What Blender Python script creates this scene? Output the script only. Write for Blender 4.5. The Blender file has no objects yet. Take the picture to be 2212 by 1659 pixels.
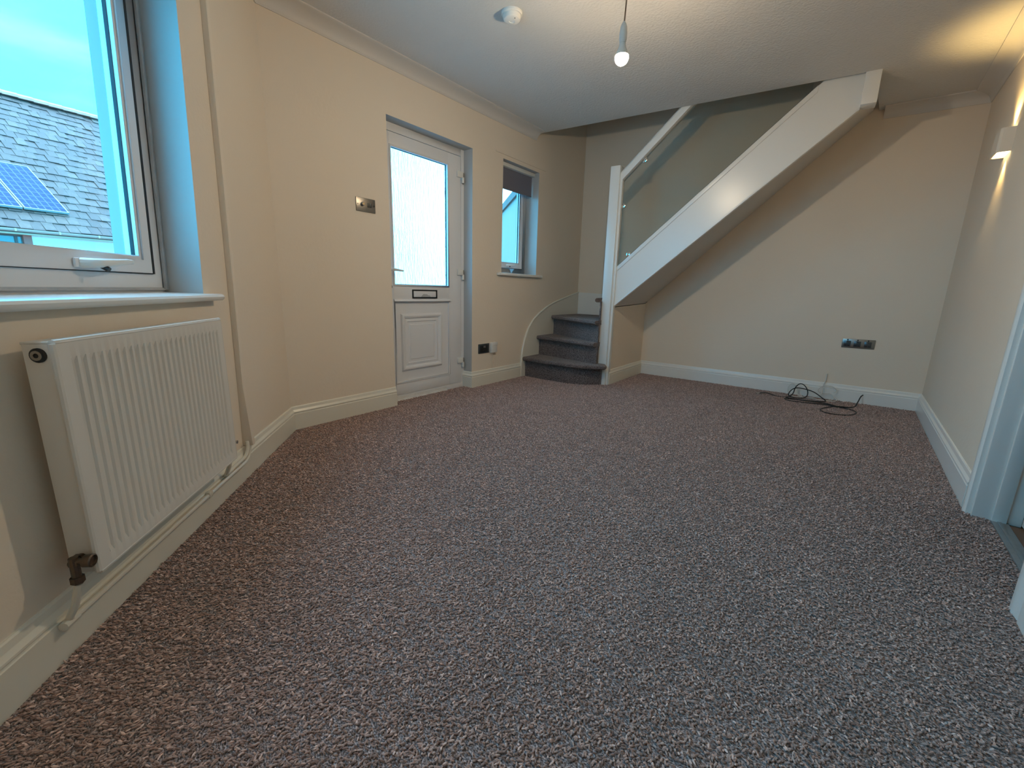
import bpy, bmesh, math, random
from mathutils import Vector, Matrix

random.seed(7)
SC = bpy.context.scene
COL = SC.collection
V = Vector

# ------------------------------------------------------------------ camera
FW = V((-0.5900, 0.7782, -0.2152)); PITCH, ROLL, YAW = 0.21693, 0.02514, 0.64918
cp, sp = math.cos(PITCH), math.sin(PITCH)
fw = V((-math.sin(YAW) * cp, math.cos(YAW) * cp, -sp))
rt0 = V((math.cos(YAW), math.sin(YAW), 0)); up0 = rt0.cross(fw)
rt = rt0 * math.cos(ROLL) + up0 * math.sin(ROLL)
up = -rt0 * math.sin(ROLL) + up0 * math.cos(ROLL)
cam = bpy.data.cameras.new('camera')
cam.sensor_width = 36.0; cam.sensor_fit = 'HORIZONTAL'
cam.lens = 916.68 / 2212 * 36.0
cam.clip_start = 0.01; cam.clip_end = 500
cam_o = bpy.data.objects.new('camera', cam); COL.objects.link(cam_o)
M = Matrix((rt, up, -fw)).transposed().to_4x4(); M.translation = V((0, 0, 0.88))
cam_o.matrix_world = M
SC.camera = cam_o

# ------------------------------------------------------------------ colour management
SC.view_settings.view_transform = 'Standard'
SC.view_settings.look = 'None'
SC.view_settings.gamma = 1.0
SC.view_settings.exposure = 0.0
SC.view_settings.use_curve_mapping = False
SC.cycles.use_denoising = True
SC.cycles.max_bounces = 14
SC.cycles.diffuse_bounces = 6
SC.cycles.transparent_max_bounces = 16
SC.cycles.sample_clamp_indirect = 6.0
SC.cycles.blur_glossy = 0.5

FILL_W = 2.2           # radiated watts of the flush ceiling light behind the viewer
BULB_W = 24.5            # radiated watts of the pendant bulb
SKY_STRENGTH = 6.0
PILE_GAIN = 2.1          # yarn colour

# ------------------------------------------------------------------ node helper
def nodes(tree):
    tree.nodes.clear()
    return tree.nodes, tree.links

def new_mat(name):
    m = bpy.data.materials.new(name); m.use_nodes = True
    n, l = nodes(m.node_tree)
    out = n.new('ShaderNodeOutputMaterial')
    return m, n, l, out

# ------------------------------------------------------------------ sky: blue sky, thin cloud, brighter haze beyond the front door
w = bpy.data.worlds.new('sky'); SC.world = w; w.use_nodes = True
n, l = nodes(w.node_tree)
out = n.new('ShaderNodeOutputWorld'); bg = n.new('ShaderNodeBackground')
tc = n.new('ShaderNodeTexCoord')
dot = n.new('ShaderNodeVectorMath'); dot.operation = 'DOT_PRODUCT'
dot.inputs[1].default_value = V((-0.71, 0.70, 0.16)).normalized()
l.new(tc.outputs['Generated'], dot.inputs[0])
mr = n.new('ShaderNodeMapRange'); mr.interpolation_type = 'SMOOTHSTEP'
mr.inputs['From Min'].default_value = 0.88; mr.inputs['From Max'].default_value = 0.995
l.new(dot.outputs['Value'], mr.inputs['Value'])
mp = n.new('ShaderNodeMapping'); mp.inputs['Scale'].default_value = (1.6, 1.6, 6.5)
mp.inputs['Rotation'].default_value = (0.10, 0.05, 0)
l.new(tc.outputs['Generated'], mp.inputs['Vector'])
nz = n.new('ShaderNodeTexNoise'); nz.inputs['Scale'].default_value = 1.7
nz.inputs['Detail'].default_value = 5; nz.inputs['Roughness'].default_value = 0.5
l.new(mp.outputs['Vector'], nz.inputs['Vector'])
cr = n.new('ShaderNodeMapRange'); cr.interpolation_type = 'SMOOTHSTEP'
cr.inputs['From Min'].default_value = 0.42; cr.inputs['From Max'].default_value = 0.68
l.new(nz.outputs['Fac'], cr.inputs['Value'])
mixc = n.new('ShaderNodeMix'); mixc.data_type = 'RGBA'
mixc.inputs['A'].default_value = (0.056, 0.92, 1.70, 1)
mixc.inputs['B'].default_value = (0.108, 0.98, 1.70, 1)
l.new(cr.outputs['Result'], mixc.inputs['Factor'])
mixh = n.new('ShaderNodeMix'); mixh.data_type = 'RGBA'
mixh.inputs['B'].default_value = (0.33, 0.96, 1.45, 1)
l.new(mixc.outputs['Result'], mixh.inputs['A']); l.new(mr.outputs['Result'], mixh.inputs['Factor'])
sx = n.new('ShaderNodeSeparateXYZ'); l.new(tc.outputs['Generated'], sx.inputs[0])
mz = n.new('ShaderNodeMapRange'); mz.interpolation_type = 'SMOOTHSTEP'      # paler, brighter cloud towards the zenith
mz.inputs['From Min'].default_value = 0.48; mz.inputs['From Max'].default_value = 0.95
l.new(sx.outputs['Z'], mz.inputs['Value'])
mixz = n.new('ShaderNodeMix'); mixz.data_type = 'RGBA'; mixz.inputs['B'].default_value = (0.80, 1.35, 1.95, 1)
l.new(mixh.outputs['Result'], mixz.inputs['A']); l.new(mz.outputs['Result'], mixz.inputs['Factor'])
l.new(mixz.outputs['Result'], bg.inputs['Color'])
bg.inputs['Strength'].default_value = SKY_STRENGTH
l.new(bg.outputs[0], out.inputs['Surface'])

# ------------------------------------------------------------------ frames of the walls (u along, z up, o out into the room)
class Frame:
    def __init__(s, o, u, nn, shear=0.0, z0=0.0):
        s.o = V((o[0], o[1], 0)); s.u = V((u[0], u[1], 0)).normalized(); s.n = V((nn[0], nn[1], 0)).normalized()
        s.shear, s.z0 = shear, z0
    def w(s, u, z, o=0.0):
        u2 = u + s.shear * (z - s.z0)
        return s.o + s.u * u2 + s.n * o + V((0, 0, z))

TH = -0.82561; AD = 0.00959; AB = -0.00029; AR = 0.02452; AO = -0.05747
XD, YB, XR, XN, YO = -2.56902, 4.65656, 0.61377, -1.71777, 3.80324
LW = Frame((-2.602, 1.185), (0.7350, -0.6781), (0.6781, 0.7350))
LWS = Frame((-2.602, 1.185), (0.7350, -0.6781), (0.6781, 0.7350), shear=-0.068, z0=0.85)
LWP = Frame((-2.602, 1.185), (0.7350, -0.6781), (0.6781, 0.7350), shear=-0.042, z0=0.0)
DW = Frame((-2.602, 1.185), (math.sin(AD), math.cos(AD)), (math.cos(AD), -math.sin(AD)))
BW = Frame((XD, YB), (math.cos(AB), -math.sin(AB)), (-math.sin(AB), -math.cos(AB)))
RW = Frame((XR, YB), (-math.sin(AR), -math.cos(AR)), (-math.cos(AR), math.sin(AR)))
ST = Frame((XN, YO), (math.cos(AO), -math.sin(AO)), (-math.sin(AO), -math.cos(AO)))
RT = Frame((XN, YO), (0, 1), (1, 0))          # wall under the stairs, facing the room
DLEN = 3.4715
def zc(x, y): return 2.32855 - 0.01789 * (x + 1) + 0.00783 * (y - 3)

# ------------------------------------------------------------------ mesh builder
class MB:
    def __init__(s): s.v = []; s.f = []; s.m = []
    def add(s, vs, fs, mi=0):
        b = len(s.v); s.v += [V(q) for q in vs]
        for f in fs: s.f.append([b + i for i in f]); s.m.append(mi)
    def hexa(s, p, mi=0):       # p: 8 points, bottom ring then top ring
        s.add(p, [(3, 2, 1, 0), (4, 5, 6, 7), (0, 1, 5, 4), (1, 2, 6, 5), (2, 3, 7, 6), (3, 0, 4, 7)], mi)
    def box(s, F, u0, u1, o0, o1, z0, z1, mi=0):
        s.hexa([F.w(u0, z0, o0), F.w(u1, z0, o0), F.w(u1, z0, o1), F.w(u0, z0, o1),
                F.w(u0, z1, o0), F.w(u1, z1, o0), F.w(u1, z1, o1), F.w(u0, z1, o1)], mi)
    def abox(s, x0, x1, y0, y1, z0, z1, mi=0):
        s.hexa([(x0, y0, z0), (x1, y0, z0), (x1, y1, z0), (x0, y1, z0), (x0, y0, z1), (x1, y0, z1), (x1, y1, z1), (x0, y1, z1)], mi)
    def loft(s, rings, closed=True, caps=True, mi=0):
        k = len(rings[0]); vs = [p for r in rings for p in r]; fs = []
        for i in range(len(rings) - 1):
            for j in range(k if closed else k - 1):
                a, b = i * k + j, i * k + (j + 1) % k
                fs.append((a, b, b + k, a + k))
        if caps and closed:
            fs.append(tuple(range(k))[::-1]); fs.append(tuple((len(rings) - 1) * k + j for j in range(k)))
        s.add(vs, fs, mi)
    def prism(s, F, poly, o0, o1, mi=0):     # poly in (u,z)
        s.loft([[F.w(u, z, o0) for u, z in poly], [F.w(u, z, o1) for u, z in poly]], mi=mi)
    def extr(s, F, prof, u0, u1, mi=0):      # profile in (o,z) along u
        s.loft([[F.w(u0, z, o) for o, z in prof], [F.w(u1, z, o) for o, z in prof]], mi=mi)
    def tube(s, pts, r, seg=8, mi=0):
        pts = [V(p) for p in pts]; rings = []; prev = None
        for i, p in enumerate(pts):
            t = (pts[min(i + 1, len(pts) - 1)] - pts[max(i - 1, 0)]).normalized()
            if prev is None:
                a = t.cross(V((0, 0, 1)))
                if a.length < 0.1: a = t.cross(V((1, 0, 0)))
                a.normalize()
            else:
                a = prev - t * prev.dot(t); a.normalize()
            prev = a; b = t.cross(a); rr = r[i] if isinstance(r, (list, tuple)) else r
            rings.append([p + (a * math.cos(2 * math.pi * j / seg) + b * math.sin(2 * math.pi * j / seg)) * rr for j in range(seg)])
        s.loft(rings, mi=mi)
    def lathe(s, c, ax, prof, seg=24, mi=0):     # prof: (r, h) along axis
        ax = V(ax).normalized(); a = ax.cross(V((0, 0, 1)))
        if a.length < 0.1: a = ax.cross(V((1, 0, 0)))
        a.normalize(); b = ax.cross(a); c = V(c)
        s.loft([[c + ax * h + (a * math.cos(2 * math.pi * j / seg) + b * math.sin(2 * math.pi * j / seg)) * max(r, 1e-5) for j in range(seg)] for r, h in prof], mi=mi)

ROOT = {}
def obj(name, mb, mat, parent=None, bevel=0.0, seg=2, smooth=False, kind=None, label=None, merge=True):
    me = bpy.data.meshes.new(name)
    base = V((0, 0, 0)); p = parent
    while p is not None:
        base += p.location; p = p.parent
    me.from_pydata([tuple(q - base) for q in mb.v], [], mb.f)
    for i, mi in enumerate(mb.m): me.polygons[i].material_index = mi
    bm = bmesh.new(); bm.from_mesh(me)
    if merge: bmesh.ops.remove_doubles(bm, verts=bm.verts, dist=1e-6)
    bmesh.ops.recalc_face_normals(bm, faces=bm.faces)
    if bevel:
        es = [e for e in bm.edges if len(e.link_faces) == 2 and e.calc_face_angle(0) > 0.5]
        bmesh.ops.bevel(bm, geom=es, offset=bevel, segments=seg, profile=0.5, affect='EDGES', clamp_overlap=True)
    bm.to_mesh(me); bm.free()
    for m in (mat if isinstance(mat, (list, tuple)) else [mat]): me.materials.append(m)
    if smooth or bevel:
        me.polygons.foreach_set('use_smooth', [True] * len(me.polygons))
        try: me.set_sharp_from_angle(angle=math.radians(35))
        except Exception: pass
    o = bpy.data.objects.new(name, me); COL.objects.link(o)
    if parent is not None: o.parent = parent
    if kind: o['kind'] = kind
    if label: o['label'] = label
    return o

def empty(name, loc, label, cat, group=None, kind=None):
    o = bpy.data.objects.new(name, None); COL.objects.link(o); o.location = loc; o.empty_display_size = 0.05
    o['label'] = label; o['category'] = cat
    if group: o['group'] = group
    if kind: o['kind'] = kind
    return o

def tag(o, label, cat, group=None, kind=None):
    o['label'] = label; o['category'] = cat
    if group: o['group'] = group
    if kind: o['kind'] = kind
    return o

# ------------------------------------------------------------------ materials
def principled(name, col, rough=0.6, metal=0.0, spec=0.5, coat=0.0, bump=None, var=None, emis=None, coord='Object'):
    m, n, l, out = new_mat(name)
    b = n.new('ShaderNodeBsdfPrincipled'); l.new(b.outputs[0], out.inputs['Surface'])
    b.inputs['Base Color'].default_value = (*col, 1); b.inputs['Roughness'].default_value = rough
    b.inputs['Metallic'].default_value = metal; b.inputs['Specular IOR Level'].default_value = spec
    b.inputs['Coat Weight'].default_value = coat
    if emis:
        b.inputs['Emission Color'].default_value = (*emis[0], 1); b.inputs['Emission Strength'].default_value = emis[1]
    if bump or var:
        tc = n.new('ShaderNodeTexCoord')
    if var:            # (scale, amount)
        z = n.new('ShaderNodeTexNoise'); z.inputs['Scale'].default_value = var[0]; z.inputs['Detail'].default_value = 4
        l.new(tc.outputs[coord], z.inputs['Vector'])
        mx = n.new('ShaderNodeMix'); mx.data_type = 'RGBA'
        mx.inputs['A'].default_value = (*[c * (1 - var[1]) for c in col], 1); mx.inputs['B'].default_value = (*[min(1, c * (1 + var[1])) for c in col], 1)
        l.new(z.outputs['Fac'], mx.inputs['Factor']); l.new(mx.outputs['Result'], b.inputs['Base Color'])
    if bump:           # (scale, strength, distance)
        z = n.new('ShaderNodeTexNoise'); z.inputs['Scale'].default_value = bump[0]; z.inputs['Detail'].default_value = 5
        l.new(tc.outputs[coord], z.inputs['Vector'])
        bp = n.new('ShaderNodeBump'); bp.inputs['Strength'].default_value = bump[1]; bp.inputs['Distance'].default_value = bump[2]
        l.new(z.outputs['Fac'], bp.inputs['Height']); l.new(bp.outputs[0], b.inputs['Normal'])
    return m

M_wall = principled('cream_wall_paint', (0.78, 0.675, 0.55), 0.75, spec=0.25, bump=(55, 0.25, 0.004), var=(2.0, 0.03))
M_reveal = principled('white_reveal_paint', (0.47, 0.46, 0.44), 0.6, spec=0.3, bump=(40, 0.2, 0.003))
M_ceil = principled('white_ceiling_paint', (0.66, 0.632, 0.592), 0.85, spec=0.2, bump=(70, 0.6, 0.006), var=(3, 0.04))
M_cove = principled('white_coving_paint', (0.66, 0.62, 0.57), 0.6, spec=0.3, bump=(30, 0.1, 0.002))
M_gloss = principled('white_gloss_paint', (0.78, 0.77, 0.73), 0.28, spec=0.5, bump=(18, 0.08, 0.002))
M_skirt = principled('skirting_gloss_paint', (0.76, 0.72, 0.62), 0.30, spec=0.5, bump=(22, 0.1, 0.002))
M_soffit = principled('soffit_paint', (0.62, 0.58, 0.53), 0.7, spec=0.25, bump=(50, 0.2, 0.003))
M_upvc = principled('white_upvc', (0.74, 0.74, 0.75), 0.32, spec=0.5)
M_upvc_out = principled('white_upvc_outside', (0.62, 0.56, 0.52), 0.35)
M_seal = principled('black_rubber_seal', (0.010, 0.012, 0.016), 0.6)
M_caulk = principled('grey_sealant', (0.42, 0.42, 0.42), 0.6, bump=(90, 0.4, 0.003), var=(25, 0.25))
M_rad = principled('radiator_enamel', (0.70, 0.655, 0.585), 0.42, spec=0.45, bump=(120, 0.05, 0.001))
M_pipe = principled('painted_pipe', (0.72, 0.67, 0.57), 0.35, bump=(40, 0.15, 0.002))
M_brass = principled('tarnished_valve_metal', (0.16, 0.12, 0.09), 0.35, metal=0.9, var=(60, 0.4))
M_black = principled('black_plastic', (0.012, 0.012, 0.013), 0.45)
M_cable = principled('black_cable_sheath', (0.010, 0.010, 0.011), 0.5)
M_wcable = principled('white_cable_sheath', (0.62, 0.60, 0.55), 0.5)
M_chrome = principled('chrome', (0.62, 0.60, 0.57), 0.14, metal=1.0)
M_nickel = principled('brushed_nickel_plate', (0.30, 0.275, 0.245), 0.34, metal=0.9, bump=(300, 0.05, 0.0005))
M_darkplate = principled('dark_steel_plate', (0.10, 0.105, 0.11), 0.3, metal=0.85)
M_wplastic = principled('white_plastic', (0.74, 0.72, 0.67), 0.4)
M_blind = principled('grey_blind_fabric', (0.17, 0.17, 0.215), 0.85, bump=(400, 0.3, 0.001))
M_thresh = principled('aluminium_threshold', (0.34, 0.37, 0.38), 0.4, metal=0.6, var=(30, 0.2))
M_wood = principled('brown_wood_floor', (0.16, 0.09, 0.05), 0.45, var=(6, 0.4))
M_broken = principled('chipped_white_plastic', (0.66, 0.65, 0.63), 0.5, var=(20, 0.15))
M_extwall = principled('white_render_outside', (0.80, 0.66, 0.58), 0.85, bump=(8, 0.3, 0.01))
M_extpaint = principled('pale_outside_paint', (0.27, 0.205, 0.165), 0.7)
M_ridge = principled('terracotta_ridge_tile', (0.52, 0.20, 0.15), 0.8, var=(2, 0.3))
M_gutter = principled('pale_gutter_plastic', (0.50, 0.26, 0.20), 0.5)
M_fascia = principled('cream_fascia_board', (0.60, 0.34, 0.22), 0.6)
M_red = principled('red_painted_wood', (0.42, 0.08, 0.05), 0.6)
M_extglass = principled('dark_outside_glass', (0.10, 0.14, 0.13), 0.08, spec=0.8)
M_verge = principled('grey_verge_tile', (0.10, 0.07, 0.06), 0.7)
M_ground = principled('grey_asphalt', (0.20, 0.20, 0.20), 0.9, var=(3, 0.25))
M_alu = principled('silver_panel_frame', (0.34, 0.28, 0.26), 0.5)

def glass_mat(name, tint=(1, 1, 1), ior=1.45, rough=0.0):
    m, n, l, out = new_mat(name)
    fr = n.new('ShaderNodeFresnel'); geo = n.new('ShaderNodeNewGeometry')
    io = n.new('ShaderNodeMapRange'); io.inputs['To Min'].default_value = ior; io.inputs['To Max'].default_value = 1 / ior
    l.new(geo.outputs['Backfacing'], io.inputs['Value']); l.new(io.outputs['Result'], fr.inputs['IOR'])
    tr = n.new('ShaderNodeBsdfTransparent'); tr.inputs['Color'].default_value = (*tint, 1)
    gl = n.new('ShaderNodeBsdfGlossy'); gl.inputs['Roughness'].default_value = rough
    mx = n.new('ShaderNodeMixShader'); l.new(fr.outputs[0], mx.inputs[0]); l.new(tr.outputs[0], mx.inputs[1]); l.new(gl.outputs[0], mx.inputs[2])
    l.new(mx.outputs[0], out.inputs['Surface'])
    return m
M_glass = glass_mat('clear_window_glass', (0.96, 0.98, 0.98))
M_stairglass = glass_mat('stair_glass', (0.93, 0.94, 0.92), 1.4)

def rain_glass():
    m, n, l, out = new_mat('rippled_obscure_glass')
    tc = n.new('ShaderNodeTexCoord'); mp = n.new('ShaderNodeMapping'); mp.inputs['Scale'].default_value = (60, 60, 9)
    l.new(tc.outputs['Object'], mp.inputs['Vector'])
    z = n.new('ShaderNodeTexNoise'); z.inputs['Scale'].default_value = 1.5; z.inputs['Detail'].default_value = 3
    l.new(mp.outputs[0], z.inputs['Vector'])
    bp = n.new('ShaderNodeBump'); bp.inputs['Strength'].default_value = 0.9; bp.inputs['Distance'].default_value = 0.02
    l.new(z.outputs['Fac'], bp.inputs['Height'])
    rf = n.new('ShaderNodeBsdfRefraction'); rf.inputs['IOR'].default_value = 1.25; rf.inputs['Roughness'].default_value = 0.22
    rf.inputs['Color'].default_value = (0.76, 0.83, 0.88, 1)
    l.new(bp.outputs[0], rf.inputs['Normal'])
    tr = n.new('ShaderNodeBsdfTranslucent'); tr.inputs['Color'].default_value = (0.60, 0.66, 0.70, 1); l.new(bp.outputs[0], tr.inputs['Normal'])
    gl = n.new('ShaderNodeBsdfGlossy'); gl.inputs['Roughness'].default_value = 0.15; l.new(bp.outputs[0], gl.inputs['Normal'])
    m1 = n.new('ShaderNodeMixShader'); m1.inputs[0].default_value = 0.25; l.new(rf.outputs[0], m1.inputs[1]); l.new(tr.outputs[0], m1.inputs[2])
    m2 = n.new('ShaderNodeMixShader'); m2.inputs[0].default_value = 0.05; l.new(m1.outputs[0], m2.inputs[1]); l.new(gl.outputs[0], m2.inputs[2])
    l.new(m2.outputs[0], out.inputs['Surface'])
    return m
M_rain = rain_glass()

def carpet_mat(name='brown_twist_carpet', gain=1.0):
    m, n, l, out = new_mat(name)
    b = n.new('ShaderNodeBsdfPrincipled'); l.new(b.outputs[0], out.inputs['Surface'])
    b.inputs['Roughness'].default_value = 0.95; b.inputs['Specular IOR Level'].default_value = 0.1
    b.inputs['Sheen Weight'].default_value = 0.25; b.inputs['Sheen Roughness'].default_value = 0.4
    tc = n.new('ShaderNodeTexCoord')
    mp = n.new('ShaderNodeMapping'); mp.inputs['Rotation'].default_value = (0, 0, 0.4); mp.inputs['Scale'].default_value = (1, 1.5, 1)
    l.new(tc.outputs['Object'], mp.inputs['Vector'])
    z1 = n.new('ShaderNodeTexNoise'); z1.inputs['Scale'].default_value = 210; z1.inputs['Detail'].default_value = 3
    l.new(mp.outputs[0], z1.inputs['Vector'])
    r = n.new('ShaderNodeValToRGB')
    e = r.color_ramp.elements
    e[0].position = 0.33; e[0].color = (0.022 * gain, 0.014 * gain, 0.012 * gain, 1)
    e[1].position = 0.68; e[1].color = (0.34 * gain, 0.275 * gain, 0.26 * gain, 1)
    k = e.new(0.50); k.color = (0.120 * gain, 0.092 * gain, 0.086 * gain, 1)
    l.new(z1.outputs['Fac'], r.inputs['Fac'])
    z3 = n.new('ShaderNodeTexNoise'); z3.inputs['Scale'].default_value = 2.2; z3.inputs['Detail'].default_value = 3
    l.new(tc.outputs['Object'], z3.inputs['Vector'])
    mr = n.new('ShaderNodeMapRange'); mr.inputs['From Min'].default_value = 0.3; mr.inputs['From Max'].default_value = 0.7
    mr.inputs['To Min'].default_value = 0.86; mr.inputs['To Max'].default_value = 1.12
    l.new(z3.outputs['Fac'], mr.inputs['Value'])
    mul = n.new('ShaderNodeVectorMath'); mul.operation = 'SCALE'
    l.new(r.outputs['Color'], mul.inputs[0]); l.new(mr.outputs['Result'], mul.inputs['Scale'])
    l.new(mul.outputs[0], b.inputs['Base Color'])
    vz = n.new('ShaderNodeTexVoronoi'); vz.inputs['Scale'].default_value = 130
    l.new(mp.outputs[0], vz.inputs['Vector'])
    add = n.new('ShaderNodeMath'); add.operation = 'SUBTRACT'; l.new(z1.outputs['Fac'], add.inputs[0]); l.new(vz.outputs['Distance'], add.inputs[1])
    bp = n.new('ShaderNodeBump'); bp.inputs['Strength'].default_value = 0.9; bp.inputs['Distance'].default_value = 0.006
    l.new(add.outputs[0], bp.inputs['Height']); l.new(bp.outputs[0], b.inputs['Normal'])
    return m
M_carpet = carpet_mat(gain=2.3)
M_stair_carpet = carpet_mat('dark_stair_carpet', gain=1.15)

def slate_mat():
    m, n, l, out = new_mat('weathered_slate')
    b = n.new('ShaderNodeBsdfPrincipled'); l.new(b.outputs[0], out.inputs['Surface']); b.inputs['Roughness'].default_value = 0.55
    oi = n.new('ShaderNodeObjectInfo'); tc = n.new('ShaderNodeTexCoord')
    z = n.new('ShaderNodeTexNoise'); z.inputs['Scale'].default_value = 6; z.inputs['Detail'].default_value = 5
    l.new(tc.outputs['Object'], z.inputs['Vector'])
    a = n.new('ShaderNodeMath'); a.operation = 'ADD'; l.new(z.outputs['Fac'], a.inputs[0])
    mu = n.new('ShaderNodeMath'); mu.operation = 'MULTIPLY'; mu.inputs[1].default_value = 0.35
    l.new(oi.outputs['Random'], mu.inputs[0]); l.new(mu.outputs[0], a.inputs[1])
    r = n.new('ShaderNodeValToRGB'); e = r.color_ramp.elements
    e[0].position = 0.35; e[0].color = (0.034, 0.023, 0.019, 1); e[1].position = 1.0; e[1].color = (0.125, 0.080, 0.056, 1)
    k = e.new(0.70); k.color = (0.062, 0.043, 0.034, 1)
    l.new(a.outputs[0], r.inputs['Fac']); l.new(r.outputs[0], b.inputs['Base Color'])
    return m
M_slate = slate_mat()

def pv_mat():
    m, n, l, out = new_mat('blue_solar_cells')
    b = n.new('ShaderNodeBsdfPrincipled'); l.new(b.outputs[0], out.inputs['Surface'])
    b.inputs['Roughness'].default_value = 0.5; b.inputs['Specular IOR Level'].default_value = 0.1
    tc = n.new('ShaderNodeTexCoord')
    br = n.new('ShaderNodeTexBrick'); br.offset = 0.0; br.squash = 1.0
    br.inputs['Color1'].default_value = (0.014, 0.036, 0.078, 1); br.inputs['Color2'].default_value = (0.018, 0.043, 0.090, 1)
    br.inputs['Mortar'].default_value = (0.11, 0.12, 0.15, 1); br.inputs['Scale'].default_value = 1.0
    br.inputs['Mortar Size'].default_value = 0.012; br.inputs['Brick Width'].default_value = 0.165; br.inputs['Row Height'].default_value = 0.26
    l.new(tc.outputs['UV'], br.inputs['Vector']); l.new(br.outputs['Color'], b.inputs['Base Color'])
    return m
M_pv = pv_mat()

def emit_mat(name, col, strength):
    m, n, l, out = new_mat(name)
    e = n.new('ShaderNodeEmission'); e.inputs['Color'].default_value = (*col, 1); e.inputs['Strength'].default_value = strength
    l.new(e.outputs[0], out.inputs['Surface']); return m

# ------------------------------------------------------------------ room shell
def wall_grid(mb, F, us, zs, o0, o1, holes, reveal_mi=1, shear_u=None):
    """wall slab of cells between cuts; holes = set of (i, j) cells left open"""
    def P(i, j, o):
        G = shear_u[i] if shear_u and i in shear_u else F
        return G.w(us[i], zs[j], o)
    ni, nj = len(us) - 1, len(zs) - 1
    full = lambda i, j: 0 <= i < ni and 0 <= j < nj and (i, j) not in holes
    for i in range(ni):
        for j in range(nj):
            if not full(i, j): continue
            for o in (o0, o1):
                mb.add([P(i, j, o), P(i + 1, j, o), P(i + 1, j + 1, o), P(i, j + 1, o)], [(0, 1, 2, 3)])
            for (di, dj, a, b) in ((-1, 0, (i, j), (i, j + 1)), (1, 0, (i + 1, j), (i + 1, j + 1)), (0, -1, (i, j), (i + 1, j)), (0, 1, (i, j + 1), (i + 1, j + 1))):
                if not full(i + di, j + dj):
                    inside = (i + di, j + dj) in holes
                    mb.add([P(*a, o0), P(*b, o0), P(*b, o1), P(*a, o1)], [(0, 1, 2, 3)], reveal_mi if inside else 0)

def structure(o, label, cat):
    o['kind'] = 'structure'; o['label'] = label; o['category'] = cat; return o

M_extreveal = principled('grey_outside_reveal', (0.26, 0.225, 0.19), 0.7)
mats_wall = [M_wall, M_reveal, M_extreveal]
mb = MB()
WZ0, WZ1, WU0, WU1 = 0.828, 2.05, 0.851, 2.45
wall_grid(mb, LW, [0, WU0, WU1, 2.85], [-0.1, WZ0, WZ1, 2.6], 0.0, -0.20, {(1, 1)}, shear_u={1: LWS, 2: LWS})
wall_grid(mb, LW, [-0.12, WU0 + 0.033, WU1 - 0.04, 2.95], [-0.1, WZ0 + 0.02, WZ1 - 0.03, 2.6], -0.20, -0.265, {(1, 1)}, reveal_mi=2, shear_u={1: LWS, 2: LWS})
structure(obj('wall_left', mb, mats_wall), 'cream painted wall holding the big window and the radiator', 'wall')

mb = MB()
U = [0, 0.775, 1.612, 2.009, 2.572, DLEN]
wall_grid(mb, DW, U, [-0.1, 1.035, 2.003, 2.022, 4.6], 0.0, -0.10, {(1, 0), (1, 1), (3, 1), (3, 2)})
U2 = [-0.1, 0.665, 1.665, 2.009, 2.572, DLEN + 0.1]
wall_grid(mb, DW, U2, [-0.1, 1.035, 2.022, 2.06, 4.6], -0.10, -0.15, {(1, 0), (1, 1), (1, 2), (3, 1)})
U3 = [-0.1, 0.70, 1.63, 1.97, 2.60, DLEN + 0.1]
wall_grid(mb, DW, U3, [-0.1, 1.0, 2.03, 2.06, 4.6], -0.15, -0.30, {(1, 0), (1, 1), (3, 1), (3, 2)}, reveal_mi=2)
structure(obj('wall_front', mb, mats_wall), 'cream painted wall with the white front door and the narrow window', 'wall')

mb = MB(); wall_grid(mb, BW, [0, 3.33], [-0.1, 4.6], 0.0, -0.15, set())
structure(obj('wall_back', mb, M_wall), 'cream painted far wall running behind and under the stairs', 'wall')

RD0, RD1, RDZ = 2.155, 2.893, 1.99
mb = MB(); wall_grid(mb, RW, [-0.1, RD0, RD1, 5.5], [-0.1, RDZ, 2.6], 0.0, -0.14, {(1, 0)})
structure(obj('wall_right', mb, mats_wall), 'cream painted wall with the small wall light and an open doorway', 'wall')

pA = LW.w(2.80, 0); pB = RW.w(5.40, 0)
dirn = (pB - pA).normalized()
NW = Frame((pA.x, pA.y), (dirn.x, dirn.y), (-dirn.y, dirn.x))
NL = (pB - pA).length
mb = MB(); wall_grid(mb, NW, [-0.1, NL + 0.1], [-0.1, 2.6], 0.0, -0.15, set())
structure(obj('wall_near', mb, M_wall), 'cream painted wall behind the viewer', 'wall')

# wall below the stair string: faces the room, from the newel post back to the far wall
mb = MB()
mb.hexa([V((XN - 0.06, YO + 0.0, -0.05)), V((XN, YO + 0.0, -0.05)), V((XN, YB, -0.05)), V((XN - 0.06, YB, -0.05)),
         V((XN - 0.06, YO + 0.0, 0.74)), V((XN, YO + 0.0, 0.745)), V((XN, YB, 0.775)), V((XN - 0.06, YB, 0.77))])
structure(obj('wall_understairs', mb, M_wall), 'short cream wall under the foot of the stairs beside the newel post', 'wall')

# floor
mb = MB()
fl = [LW.w(2.9, 0, -0.1), RW.w(5.5, 0, -0.10), RW.w(-0.05, 0, -0.10), V((XD - 0.05, YB + 0.05, 0)), V((-2.66, 2.9, 0)), V((-2.73, 2.87, 0)), V((-2.73, 1.9, 0)), V((-2.65, 1.85, 0)), LW.w(-0.05, 0, -0.03)]
mb.loft([[V((q.x, q.y, -0.08)) for q in fl], [V((q.x, q.y, 0)) for q in fl]])
FLOOR = structure(obj('floor', mb, M_carpet), 'brown grey twist pile carpet covering the whole room', 'carpet')

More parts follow.
